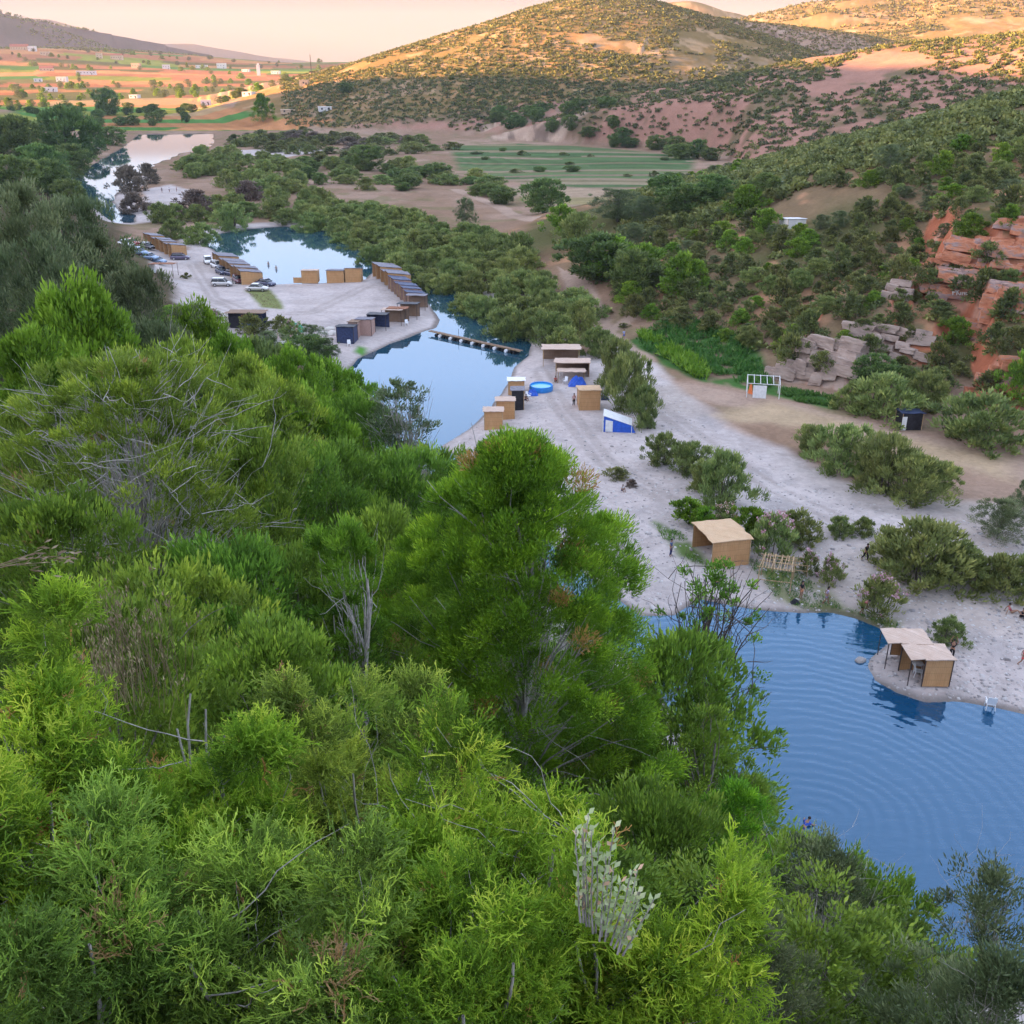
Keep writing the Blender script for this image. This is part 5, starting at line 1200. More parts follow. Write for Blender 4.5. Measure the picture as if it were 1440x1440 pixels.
heap('tarp_heap', "blue and white cloth heap between paddling pool and shore huts", "tarpaulin", 749, 556, 16, 9, 'tarp_blue', 4)
heap('tarp_heap', "green plastic sheet thrown over the rubble behind the beach", "tarpaulin", 417, 466, 24, 12, 'tarp_green', 5)
heap('tarp_heap', "dark blue bundle beside the tan hut's right wall", "bundle", 851, 562, 12, 7, 'tarp_navy', 6)
# -- rubble behind the dark cabins
def rock_mesh(name, seed, sc, mat, sub=3, rough=0.25):
    bm = bmesh.new(); bmesh.ops.create_icosphere(bm, subdivisions=sub, radius=0.5)
    co = np.array([v.co[:] for v in bm.verts]); o = seed * 3.7
    nz = fbm(co[:, 0] * 3 + o, co[:, 1] * 3 + co[:, 2] * 2.3, 1.0, 4, seed) * rough + np.round(fbm(co[:, 2] * 2 + o, co[:, 0] * 2 - co[:, 1], 1.0, 2, seed + 5) * 3) / 3 * rough * 0.6
    for v, k in zip(bm.verts, nz): v.co = Vector((v.co.x * sc[0], v.co.y * sc[1], v.co.z * sc[2])) * (1 + k)
    me = bpy.data.meshes.new(name); bm.to_mesh(me); bm.free(); me.materials.append(mat); return me
def rock_mat(name, stops, sc=1.0):
    N = NT(name); co = N.coord("Object")
    mp = N.n("ShaderNodeMapping"); mp.inputs["Scale"].default_value = (0.35, 0.35, 2.0); mp.inputs["Rotation"].default_value = (0.12, 0.2, 0); N.l(co, mp.inputs[0])
    f = N.noise(0.55 * sc, 8, 0.62, mp.outputs[0]); g = N.noise(0.9 * sc, 6, 0.6, co)
    m = N.math('ADD', N.math('MULTIPLY', f, 0.65), N.math('MULTIPLY', g, 0.35))
    N.l(N.ramp(m, stops), N.p.inputs["Base Color"]); N.p.inputs["Roughness"].default_value = 0.95; N.p.inputs["Specular IOR Level"].default_value = 0.1
    N.bump(m, 0.9, 0.5); return N.m
M['rock_red'] = rock_mat("red_sandstone", [(0.30, (0.17, 0.07, 0.05)), (0.42, (0.40, 0.15, 0.08)), (0.50, (0.50, 0.22, 0.125)), (0.57, (0.30, 0.22, 0.20)), (0.64, (0.45, 0.30, 0.24)), (0.75, (0.56, 0.44, 0.37))])
M['rock_pale'] = rock_mat("pale_sandstone", [(0.3, (0.16, 0.12, 0.10)), (0.5, (0.36, 0.27, 0.22)), (0.7, (0.50, 0.41, 0.35))], 0.7)
M['rock_grey'] = rock_mat("grey_stone", [(0.3, (0.22, 0.20, 0.19)), (0.7, (0.45, 0.43, 0.42))])
M['rock_white'] = rock_mat("white_limestone", [(0.3, (0.45, 0.42, 0.38)), (0.7, (0.68, 0.65, 0.60))])
rs_ = np.random.RandomState(9)
stone_kinds = [rock_mesh('rubble_stone', k, (1, 0.8, 0.6), M['rock_white'], 2) for k in range(3)]
for k in range(46):
    p = seat(rs_.uniform(372, 470), rs_.uniform(462, 506))
    o = link('rubble_stone', stone_kinds[k % 3], None, (p[0], p[1], p[2] + 0.1), (0, 0, rs_.rand() * 6), rs_.uniform(0.7, 2.0))
    tag(o, "pale stone in the rubble heap between the beach and the green trees", "stone", "stones of the rubble heap")
# -- rocks of the right slope
def cliff(label, k, mat, seed):
    """a fractured rock face: layered angular blocks bedded in the step of the slope"""
    cx, cy, an, hw, ch_, run = CLIFFS[k]; rs = np.random.RandomState(seed)
    n_ = np.array((math.cos(an), math.sin(an))); u_ = np.array((-n_[1], n_[0])); bm = bmesh.new()
    rows = max(3, int(ch_ / 0.9)); cen = []
    for r in range(rows):
        u = -hw * (1.05 - 0.25 * r / rows) + rs.rand(); 
        while u < hw * (1.05 - 0.25 * r / rows):
            bw = rs.uniform(1.6, 4.2); cen.append((u + bw / 2, run * (r + 0.4) / rows + rs.normal() * 0.25, bw, rs.uniform(1.0, 1.6) * ch_ / rows * 1.3, rs.uniform(1.2, 2.4))); u += bw * rs.uniform(0.62, 0.9)
    P = np.array([(cx + n_[0] * (s + 0.35 * q_[2]) + u_[0] * u, cy + n_[1] * (s + 0.35 * q_[2]) + u_[1] * u) for u, s, *q_ in cen]); Z = height(P[:, 0], P[:, 1])
    for (u, s, bw, bh, bd), (x, y), z in zip(cen, P, Z):
        n0_ = len(bm.verts); bm.verts.index_update(); rr = bmesh.ops.create_cube(bm, size=1.0); vs = rr['verts']
        es = list({e for v in vs for e in v.link_edges}); sub = bmesh.ops.subdivide_edges(bm, edges=es, cuts=7, use_grid_fill=True)
        bm.verts.index_update(); bm.verts.ensure_lookup_table(); vs = [bm.verts[i_] for i_ in range(n0_, len(bm.verts))]
        o = rs.rand(3) * 50
        co = np.array([v.co[:] for v in vs]); q = co * np.array((bw, bd, bh)) + o
        nz = 0.17 * fbm(q[:, 0] + q[:, 2] * 0.6, q[:, 1] - q[:, 2] * 0.8, 1.3, 5, seed) + 0.07 * np.round(fbm(q[:, 2] * 3.2, q[:, 0] * 0.5 + q[:, 1] * 0.5, 1.0, 3, seed + 3) * 3) / 3; sh = rs.normal(size=(3,)) * 0.16
        for v, m_ in zip(vs, nz):
            c0 = v.co.copy(); l = c0.length
            v.co = Vector((c0.x * bw * (1 + sh[0] * c0.z), c0.y * bd, c0.z * bh + sh[1] * c0.x)) * (1 - 0.05 * max(0, l - 0.62) / 0.24) * (1 + m_)
        M_ = Matrix.Translation((x, y, z + bh * 0.12)) @ Matrix.Rotation(an - math.pi / 2 + rs.normal() * 0.10, 4, 'Z') @ Matrix.Rotation(-0.22 + rs.normal() * 0.06, 4, 'X') @ Matrix.Rotation(0.09 + rs.normal() * 0.03, 4, 'Y')
        bmesh.ops.transform(bm, matrix=M_, verts=vs)
    bmesh.ops.recalc_face_normals(bm, faces=bm.faces[:])
    me = bpy.data.meshes.new('rock_outcrop'); bm.to_mesh(me); bm.free(); me.materials.append(M[mat])
    return tag(link('rock_outcrop', me), label, "rock")
c1 = cliff("layered red cliff with white painted letters on its face", 0, 'rock_red', 11)
cliff("lower red rock face under the painted cliff", 1, 'rock_red', 12)
cliff("broken red rock at the right edge above the shore bushes", 2, 'rock_red', 13)
cliff("pale sandstone face at the back of the green crop patch", 3, 'rock_pale', 14)
cliff("rusty pale rock shelf right of the pale sandstone face", 4, 'rock_pale', 16)
cliff("small pinkish rock face in the bushes of the right slope", 5, 'rock_pale', 15)
# letters brushed on the cliff: strokes lying on its surface
STROKES = {'P': [((0, 0), (0, 1)), ((0, 1), (.5, .9)), ((.5, .9), (.45, .5)), ((.45, .5), (0, .45))], 'R': [((0, 0), (0, 1)), ((0, 1), (.5, .85)), ((.5, .85), (0, .5)), ((.1, .5), (.55, 0))],
           'I': [((0, 0), (0, 1))], 'N': [((0, 0), (0, 1)), ((0, 1), (.5, 0)), ((.5, 0), (.5, 1))], 'O': [((.1, 0), (0, .6)), ((0, .6), (.3, 1)), ((.3, 1), (.5, .4)), ((.5, .4), (.1, 0))]}
def paint_letters(cl, text, px, py, hpx):
    bpy.context.view_layer.update()
    inv = cl.matrix_world.inverted(); o = inv @ Vector((0, 0, CAM_Z)); b = MB(); x = 0.0
    def hit(qx, qy):
        d = inv.to_3x3() @ Vector(ray(qx, qy)); ok, loc, nrm, _ = cl.ray_cast(o, d.normalized())
        return (loc + (o - loc).normalized() * 0.06) if ok else None
    for ch in text:
        for (a, c) in STROKES[ch]:
            for k in range(4):
                f0, f1 = k / 4, (k + 1) / 4
                A = hit(px + (x + a[0] + (c[0] - a[0]) * f0) * hpx * 0.9, py - (a[1] + (c[1] - a[1]) * f0) * hpx)
                B = hit(px + (x + a[0] + (c[0] - a[0]) * f1) * hpx * 0.9, py - (a[1] + (c[1] - a[1]) * f1) * hpx)
                if A and B and 0 < (A - B).length < 1.2: b.bar(A, B, 0.075, n=5)
        x += 0.72 if ch != 'I' else 0.3
    b.build('painted_letters', M['painted'], cl)
paint_letters(c1, "PRINO", 1340, 415, 8.5)

# -- the cane hut by the upper pool, the bare frame beside it and the two shelters on the spit
hut_px('cane_hut', "large cane hut with a pale reed roof by the pool, open towards the left", 1026, 797, 56, 0.22, 4.2, 2.5, walls='bfs', roof='thatch_new', over=0.18, pitch=0.02)
def bare_frame(label, px, py, wpx, rz, H, W, seed, slats=12):
    p = seat(px, py); d = depth_of(p); L = wpx * d / FPX
    t = thing('bare_frame', label, "frame", p, rz)
    for sx in (-1, 1):
        for sy in (-1, 1): MB().bar((sx * L / 2, sy * W / 2, -0.1), (sx * L / 2, sy * W / 2, H), 0.045).build('post', M['wood'], t)
    b = MB()
    for sy in (-1, 0, 1): b.bar((-L / 2 - 0.2, sy * W / 2, H + 0.04), (L / 2 + 0.2, sy * W / 2, H + 0.04), 0.04)
    b.build('rail', M['wood'], t)
    b = MB(); rs = np.random.RandomState(seed)
    for k in range(slats):
        x = -L / 2 + L * k / (slats - 1); b.bar((x, -W / 2 - 0.25, H + 0.11), (x + rs.normal() * 0.1, W / 2 + 0.25, H + 0.11), 0.03)
    b.build('slat_roof', M['wood'], t)
    MB().bar((-L / 2, -W / 2 - 0.05, H * 0.45), (L / 2, -W / 2 - 0.05, H * 0.5), 0.035).build('cross_pole', M['wood'], t)
bare_frame("bare wooden frame with an unfinished slatted roof beside the cane hut", 1090, 822, 44, -0.35, 2.0, 2.4, 1)
bare_frame("low unfinished bench frame of poles behind the bare slatted one", 1110, 802, 46, -0.25, 0.9, 1.4, 2, 5)
for rz, px, py, w, lab, rf in ((-0.06, 1283, 941, 38, "straw-roofed shelter farther from us on the gravel spit, roof on a front pole", 'thatch'), (-0.02, 1315, 964, 38, "nearer straw shelter on the gravel spit with a worn whitish roof", 'thatch')):
    t = hut_px('straw_shelter', lab, px, py, w, rz, 2.0, 2.15, walls='bsf', roof=rf, post='wood_dark', over=0.12, pitch=0.02)
    p = t.location; L_ = 38 * depth_of((p.x, p.y, p.z)) / FPX
    MB().box((-L_ / 2 - 0.55, 0.0, 2.20), (1.0, 2.1, 0.06), 0, (0, -0.10)).build('awning', M[rf], t)
    MB().bar((-L_ / 2 - 0.95, -0.95, 0), (-L_ / 2 - 0.95, -0.95, 2.12), 0.04).build('pole', M['wood_dark'], t)
    MB().bar((-L_ / 2 - 0.95, 0.95, 0), (-L_ / 2 - 0.95, 0.95, 2.12), 0.04).build('pole', M['wood_dark'], t)
def plastic_chair(label, p, rz, s=1.0, group=None):
    t = thing('plastic_chair', label, "chair", p, rz, group); t.scale = (s, s, s)
    MB().box((0, 0, 0.43), (0.46, 0.44, 0.04), bev=0.012).build('seat', M['plastic_white'], t)
    MB().box((0, 0.22, 0.68), (0.46, 0.035, 0.46), 0, (-0.18, 0), bev=0.012).build('backrest', M['plastic_white'], t)
    for sx in (-1, 1):
        for sy in (-1, 1): MB().bar((sx * 0.19, sy * 0.18, 0.43), (sx * 0.24, sy * 0.24, 0), 0.026, 0.02).build('leg', M['plastic_white'], t)
        MB().bar((sx * 0.24, -0.22, 0.64), (sx * 0.23, 0.22, 0.66), 0.025).bar((sx * 0.24, -0.22, 0.64), (sx * 0.22, -0.2, 0.43), 0.02).build('armrest', M['plastic_white'], t)
p = at(1391, 998, -0.1); plastic_chair("white plastic chair standing alone in the shallow water by the shore", p, 2.9, 1.3)
for px, py, rz, lab in ((1290, 951, 1.3, "white plastic chair under the nearer straw shelter's awning"), (788, 528, 0.4, "white plastic chair left of the straw pavilions on the beach"), (795, 540, -0.6, "white plastic chair next to the person in red on the beach"), (743, 561, 1.0, "white plastic chair beside the blue cloth heap"), (1004, 796, 1.5, "white plastic chair in the open side of the large cane hut"), (572, 458, 0.3, "white chair on the dark ground behind the pale thatch shade"), (491, 487, 0.2, "white chair in front of the dark blue cabin")):
    plastic_chair(lab, seat(px, py), rz, 1.1)
def plastic_table(label, p):
    t = thing('plastic_table', label, "table", p)
    MB().box((0, 0, 0.72), (0.8, 0.8, 0.04), bev=0.012).build('table_top', M['plastic_white'], t)
    for sx in (-1, 1):
        for sy in (-1, 1): MB().bar((sx * 0.33, sy * 0.33, 0), (sx * 0.33, sy * 0.33, 0.7), 0.03).build('leg', M['plastic_white'], t)
plastic_table("small white plastic table under the farther straw shelter on the spit", seat(1288, 944))
# -- the white and orange frame by the crop, the black hut, the white shed
p = seat(1072, 556); d = depth_of(p); L_ = 44 * d / FPX
t = thing('pole_frame', "white pole frame with a white sheet and an orange cloth by the crop patch", "frame", p, -0.2)
for sx in (-1, 1):
    for sy, h in ((-1, 1.9), (1, 2.3)): MB().bar((sx * L_ / 2, sy * 1.3, 0), (sx * L_ / 2, sy * 1.3, h), 0.05).build('post', M['tarp_white'], t)
b = MB()
for k in range(6): b.bar((-L_ / 2 + L_ * k / 5, -1.4, 1.92), (-L_ / 2 + L_ * k / 5, 1.4, 2.34), 0.04)
b.bar((-L_ / 2, -1.3, 1.9), (L_ / 2, -1.3, 1.9), 0.045).bar((-L_ / 2, 1.3, 2.3), (L_ / 2, 1.3, 2.3), 0.045)
b.build('rafter', M['tarp_white'], t)
MB().box((-0.45, -1.36, 0.85), (1.7, 0.05, 1.7), 0.05).build('white_sheet', M['tarp_white'], t)
MB().poly([(-L_ / 2 + 0.1, -1.42, 0.6), (-L_ / 2 + 0.75, -1.42, 0.45), (-L_ / 2 + 0.55, -1.42, 1.8), (-L_ / 2 + 0.3, -1.42, 1.8)], (0, 0.04, 0)).build('orange_cloth', M['orange'], t)
t = hut_px('black_hut', "black sheeted hut with a white door panel at the foot of the right slope", 1281, 605, 28, 0.0, 2.2, 2.1, walls='blsf', wall='tarp_black', roof='tarp_navy')
MB().box((-0.95, -1.16, 0.85), (0.55, 0.03, 1.7)).build('door', M['tarp_white'], t)
MB().bar((-1.1, 0.4, 0), (-1.1, 0.4, 3.2), 0.04).build('pole', M['wood'], t)
hut_px('white_shed', "small white-roofed shed among trees at the foot of the green slope", 1120, 322, 26, 0.1, 4.5, 1.7, walls='blsf', wall='plaster', roof='tarp_white')
# -- sheds among the cars
hut_px('rusty_shed', "open shed with a rusty roof and white sheet at the left of the car park", 228, 389, 32, 0.0, 3.0, 2.6, walls='l', wall='tarp_white', roof='rust', post='wood_dark')
t = hut_px('market_stall', "patchwork stall of black, rust and blue sheets under a flat reed roof", 346, 462, 46, -0.03, 3.0, 2.6, walls='bl', wall='tarp_navy', roof='cane_old', post='wood_dark', over=0.5)
p = t.location; L_ = 46 * depth_of((p.x, p.y, p.z)) / FPX
MB().box((-L_ * 0.30, -1.56, 1.2), (L_ * 0.34, 0.04, 2.4)).build('black_panel', M['tarp_black'], t)
MB().box((L_ * 0.10, -1.56, 1.7), (L_ * 0.42, 0.04, 1.3)).build('rusty_panel', M['rust'], t)
MB().box((L_ * 0.10, -1.585, 0.5), (L_ * 0.42, 0.04, 0.98)).build('blue_panel', M['tarp_blue'], t)

# -- the floating footbridge
def footbridge():
    A, B = at(604, 470, 0), at(733, 499, 0); e = B - A; L = float(np.linalg.norm(e)); rz = math.atan2(e[1], e[0])
    t = thing('footbridge', "floating footbridge of planks on black and white drums across the river", "bridge", (A[0], A[1], 0), rz)
    b = MB(); rs = np.random.RandomState(2)
    n = int(L / 0.35)
    for k in range(n): b.box((L * (k + 0.5) / n, 0.1, 0.60 + 0.01 * rs.randn()), (0.31, 0.75 + 0.06 * rs.randn(), 0.05))
    b.build('deck', M['cane_old'], t)
    for s in (-1, 1): MB().box((L / 2, 0.1 + s * 0.30, 0.525), (L, 0.08, 0.09)).build('beam', M['wood'], t)
    m = 22
    for k in range(m):
        MB().bar((L * (0.10 + 0.88 * k / m), -0.55, 0.20), (L * (0.10 + 0.88 * k / m), 0.65, 0.20), 0.27, n=14).build('drum', M['plastic_white'] if k % 3 == 1 else M['drum'], t)
    for x in (0.3, 0.55, 0.8): MB().bar((L * x, 0.7, -1), (L * x, 0.7, 1.7), 0.035).build('mooring_pole', M['wood_dark'], t)
footbridge()

# ------------------------------------------------------------------ cars
CARS = {}
def car_paint(name, col, metal=0.3):
    m = simple_mat(name, col, 0.28, metal=metal, var=0.03, scale=2, spec=0.6); m.node_tree.nodes["Principled BSDF"].inputs["Coat Weight"].default_value = 0.5; return m
PAINT = {'white': car_paint("white_car_paint", (0.75, 0.75, 0.74), 0), 'silver': car_paint("silver_car_paint", (0.52, 0.50, 0.47), 0.5), 'navy': car_paint("navy_car_paint", (0.03, 0.04, 0.09)), 'blue': car_paint("pale_blue_car_paint", (0.20, 0.29, 0.42)), 'maroon': car_paint("maroon_car_paint", (0.12, 0.03, 0.04)), 'purple': car_paint("dark_purple_car_paint", (0.10, 0.08, 0.13)), 'black': car_paint("black_car_paint", (0.02, 0.02, 0.025)), 'red': car_paint("red_car_paint", (0.35, 0.05, 0.05))}
def loft(stations, mat, name, parent):
    """body from cross-sections: (x, [(y, z) ...]) mirrored over y"""
    bm = bmesh.new(); rings = []
    for x, pr in stations:
        ring = [bm.verts.new((x, y, z)) for y, z in pr] + [bm.verts.new((x, -y, z)) for y, z in reversed(pr)]
        rings.append(ring)
    for a, b in zip(rings[:-1], rings[1:]):
        n = len(a)
        for k in range(n): bm.faces.new((a[k], a[(k + 1) % n], b[(k + 1) % n], b[k]))
    bm.faces.new(rings[0]); bm.faces.new(rings[-1][::-1])
    bmesh.ops.recalc_face_normals(bm, faces=bm.faces[:])
    me = bpy.data.meshes.new(name); bm.to_mesh(me); bm.free(); me.materials.append(mat)
    me.polygons.foreach_set("use_smooth", [True] * len(me.polygons))
    return link(name, me, parent)
def car(label, px, py, rz, paint, kind='saloon', group=None):
    p = seat(px, py); t = thing('parked_car', label, "car", (p[0], p[1], p[2]), rz, group)
    pm = PAINT[paint]
    def sec(w, z0, zm, z1): return [(w * 0.90, z0), (w, z0 + 0.12), (w * 1.01, zm), (w * 0.93, z1 - 0.03), (w * 0.80, z1)]
    bonnet = 0.86 if kind != 'van' else 1.0; rear = 0.92 if kind == 'saloon' else 0.98
    loft([(-2.12, sec(0.62, 0.38, 0.55, 0.70)), (-2.05, sec(0.76, 0.24, 0.56, rear - 0.06)), (-1.6, sec(0.84, 0.20, 0.6, rear)), (-0.6, sec(0.86, 0.20, 0.6, 0.94)), (0.6, sec(0.86, 0.20, 0.6, 0.94)), (1.2, sec(0.85, 0.20, 0.58, bonnet)), (1.85, sec(0.78, 0.22, 0.54, bonnet - 0.14)), (2.08, sec(0.64, 0.28, 0.48, 0.62))], pm, 'body', t)
    top = {'saloon': 1.42, 'hatch': 1.48, 'estate': 1.58, 'van': 1.72}[kind]
    xr0, xr1 = {'saloon': (-1.55, -0.85), 'hatch': (-2.0, -1.55), 'estate': (-2.02, -1.75), 'van': (-2.02, -1.85)}[kind]
    xf0, xf1 = (1.05, 0.35) if kind != 'van' else (1.5, 0.85)
    def g(x, w, z): return (x, [(w, 0.90), (w * 0.985, z * 0.5 + 0.45), (w * 0.97 - (z - 0.92) * 0.20, z)])
    loft([(xr0, [(0.74, 0.90), (0.74, 0.915), (0.72, 0.93)]), g(xr1, 0.77, top - 0.06), g((xr1 + xf1) / 2, 0.80, top - 0.03), g(xf1, 0.78, top - 0.06), (xf0, [(0.74, 0.90), (0.74, 0.915), (0.72, 0.93)])], M['glass'], 'windows', t)
    zr = top - 0.05
    MB().box(((xr1 + xf1) / 2, 0, zr + 0.02), (xf1 - xr1 + 0.16, 1.30, 0.07), bev=0.03).build('roof', pm, t)
    for s in (-1, 1):
        b = MB()
        for xa, xb in ((xf0 - 0.02, xf1 + 0.02), (xr0 + 0.02, xr1 - 0.02)): b.bar((xa, s * 0.745, 0.90), (xb, s * 0.655, zr), 0.035, n=6)
        b.bar((0.0 + (xr1 + xf1) / 2 + 0.1, s * 0.81, 0.90), ((xr1 + xf1) / 2 + 0.1, s * 0.66, zr), 0.04, n=6)
        b.build('pillar', pm, t)
        MB().box((2.0, s * 0.52, 0.60), (0.12, 0.26, 0.13), s * -0.35, bev=0.02).build('headlight', M['lamp'], t)
        MB().box((-2.07, s * 0.60, 0.72), (0.08, 0.20, 0.20), bev=0.02).build('tail_light', M['tail'], t)
        MB().box((xf0 - 0.22, s * 0.93, 0.98), (0.14, 0.16, 0.12), bev=0.03).build('mirror', pm, t)
        for x in (-1.28, 1.32):
            w = MB().bar((x, s * 0.72, 0.31), (x, s * 0.90, 0.31), 0.315, n=20).build('wheel', M['tyre'], t)
            MB().bar((x, s * 0.89, 0.31), (x, s * 0.915, 0.31), 0.20, n=16).build('rim', M['rim'], w)
    MB().box((2.06, 0, 0.40), (0.08, 1.2, 0.16), bev=0.02).box((-2.10, 0, 0.40), (0.08, 1.2, 0.16), bev=0.02).build('bumper', M['tarp_black'] if kind == 'van' else pm, t)
    return t
for a in (("white hatchback parked at the top end of the middle cabin row", 293, 370, -1.2, 'white', 'hatch'), ("white and dark estate car beside the second cabin of the middle row", 306, 377, -0.9, 'white', 'estate'), ("dark navy car among the cabins, tail towards us", 312, 385, -1.0, 'navy', 'hatch'),
          ("blue-black car right behind the silver hatchback", 326, 388, -0.7, 'navy', 'saloon'), ("dark maroon car beside the nearest middle-row cabin", 335, 397, -1.1, 'maroon', 'hatch'), ("silver hatchback seen side-on at the edge of the car park", 313, 402, 0.0, 'silver', 'estate'), ("silver saloon parked on the weedy patch in front of the cabins", 362, 409, -0.08, 'silver', 'saloon'), ("dark navy saloon half hidden behind the silver saloon", 374, 402, -0.5, 'navy', 'saloon'),
          ("dark purple hatchback in front of the far cabin row", 254, 365, 0.1, 'purple', 'hatch'), ("pale blue estate car on the left of the car park, farthest of three", 196, 358, -0.45, 'blue', 'estate'), ("pale blue saloon in the middle of three cars on the left", 210, 365, -0.35, 'blue', 'saloon'), ("pale blue saloon next to the rusty shed", 221, 370, -0.3, 'blue', 'saloon'), ("red car at the far end of the left parking row", 186, 344, -0.6, 'red', 'saloon'), ("white car at the far end of the left parking row", 178, 346, -0.6, 'white', 'saloon'), ("black car tucked behind the pale blue estate car", 208, 350, -0.7, 'black', 'hatch')):
    car(*a, group="cars parked by the cane cabins")

# ------------------------------------------------------------------ people
SKIN = simple_mat("skin", (0.30, 0.17, 0.11), 0.6, var=0.06)
HAIR = simple_mat("dark_hair", (0.015, 0.011, 0.010), 0.5)
CLOTH = {}
def cloth(c):
    if c not in CLOTH: CLOTH[c] = simple_mat("cloth_%d" % (len(CLOTH) + 1), c, 0.85, var=0.12, scale=12)
    return CLOTH[c]
def skinned(name, pts, edges, rad, mat, parent, sub=1):
    me = bpy.data.meshes.new(name); me.from_pydata([tuple(p) for p in pts], edges, [])
    o = bpy.data.objects.new(name, me); COL.objects.link(o)
    o.modifiers.new("skin", 'SKIN').use_smooth_shade = True
    for v, r in zip(me.skin_vertices[0].data, rad): v.radius = (r, r) if not hasattr(r, '__len__') else r
    me.skin_vertices[0].data[0].use_root = True
    s = o.modifiers.new("sub", 'SUBSURF'); s.levels = s.render_levels = sub
    dg = bpy.context.evaluated_depsgraph_get(); m2 = bpy.data.meshes.new_from_object(o.evaluated_get(dg))
    bpy.data.objects.remove(o); bpy.data.meshes.remove(me)
    m2.name = name; m2.materials.clear(); m2.materials.append(mat)
    return link(name, m2, parent)
POSES = {   # joints in metres for a 1.68 m figure facing -y: pelvis, chest, neck, head, arms, legs
 'stand': dict(pel=(0, 0, .90), hip=.09, kneeL=(.10, -.02, .48), ankL=(.11, .02, .07), kneeR=(-.10, -.02, .48), ankR=(-.12, .04, .07), chest=(0, 0, 1.28), neck=(0, -.01, 1.43), head=(0, -.03, 1.57), elL=(.25, .02, 1.08), haL=(.27, -.08, .84), elR=(-.25, .02, 1.08), haR=(-.27, -.08, .84)),
 'walk': dict(pel=(0, 0, .88), hip=.09, kneeL=(.10, -.16, .50), ankL=(.10, -.22, .08), kneeR=(-.10, .06, .47), ankR=(-.10, .30, .14), chest=(0, -.04, 1.26), neck=(0, -.06, 1.41), head=(0, -.10, 1.55), elL=(.25, .10, 1.08), haL=(.24, .10, .84), elR=(-.25, -.10, 1.08), haR=(-.24, -.24, .90)),
 'bend': dict(pel=(0, .06, .86), hip=.09, kneeL=(.10, -.06, .47), ankL=(.12, -.02, .07), kneeR=(-.10, .04, .47), ankR=(-.12, .18, .08), chest=(0, -.20, 1.16), neck=(0, -.30, 1.26), head=(0, -.40, 1.33), elL=(.24, -.26, .96), haL=(.20, -.36, .74), elR=(-.24, -.26, .96), haR=(-.20, -.36, .74)),
 'reach': dict(pel=(0, 0, .90), hip=.09, kneeL=(.10, -.03, .48), ankL=(.12, .02, .07), kneeR=(-.10, -.02, .48), ankR=(-.12, .05, .07), chest=(0, 0, 1.28), neck=(0, -.01, 1.43), head=(0, -.04, 1.57), elL=(.26, -.05, 1.50), haL=(.16, -.06, 1.76), elR=(-.26, -.05, 1.50), haR=(-.16, -.06, 1.76)),
 'sit': dict(pel=(0, 0, .13), hip=.10, kneeL=(.16, -.36, .44), ankL=(.12, -.56, .08), kneeR=(-.16, -.36, .44), ankR=(-.12, -.56, .08), chest=(0, -.06, .50), neck=(0, -.10, .65), head=(0, -.15, .79), elL=(.26, -.16, .40), haL=(.16, -.38, .46), elR=(-.26, -.16, .40), haR=(-.16, -.38, .46)),
 'recline': dict(pel=(0, 0, .13), hip=.10, kneeL=(.12, -.42, .24), ankL=(.12, -.82, .08), kneeR=(-.12, -.40, .36), ankR=(-.14, -.70, .08), chest=(0, .20, .46), neck=(0, .24, .61), head=(0, .20, .75), elL=(.28, .36, .32), haL=(.32, .42, .06), elR=(-.28, .36, .32), haR=(-.32, .42, .06)),
 'swim': dict(pel=(0, .30, -.02), hip=.10, kneeL=(.12, .72, -.06), ankL=(.14, 1.08, .03), kneeR=(-.12, .70, -.02), ankR=(-.16, 1.05, .05), chest=(0, -.05, .14), neck=(0, -.17, .24), head=(0, -.25, .34), elL=(.32, -.22, .06), haL=(.42, -.48, .0), elR=(-.32, -.20, .06), haR=(-.40, -.46, .0)),
}
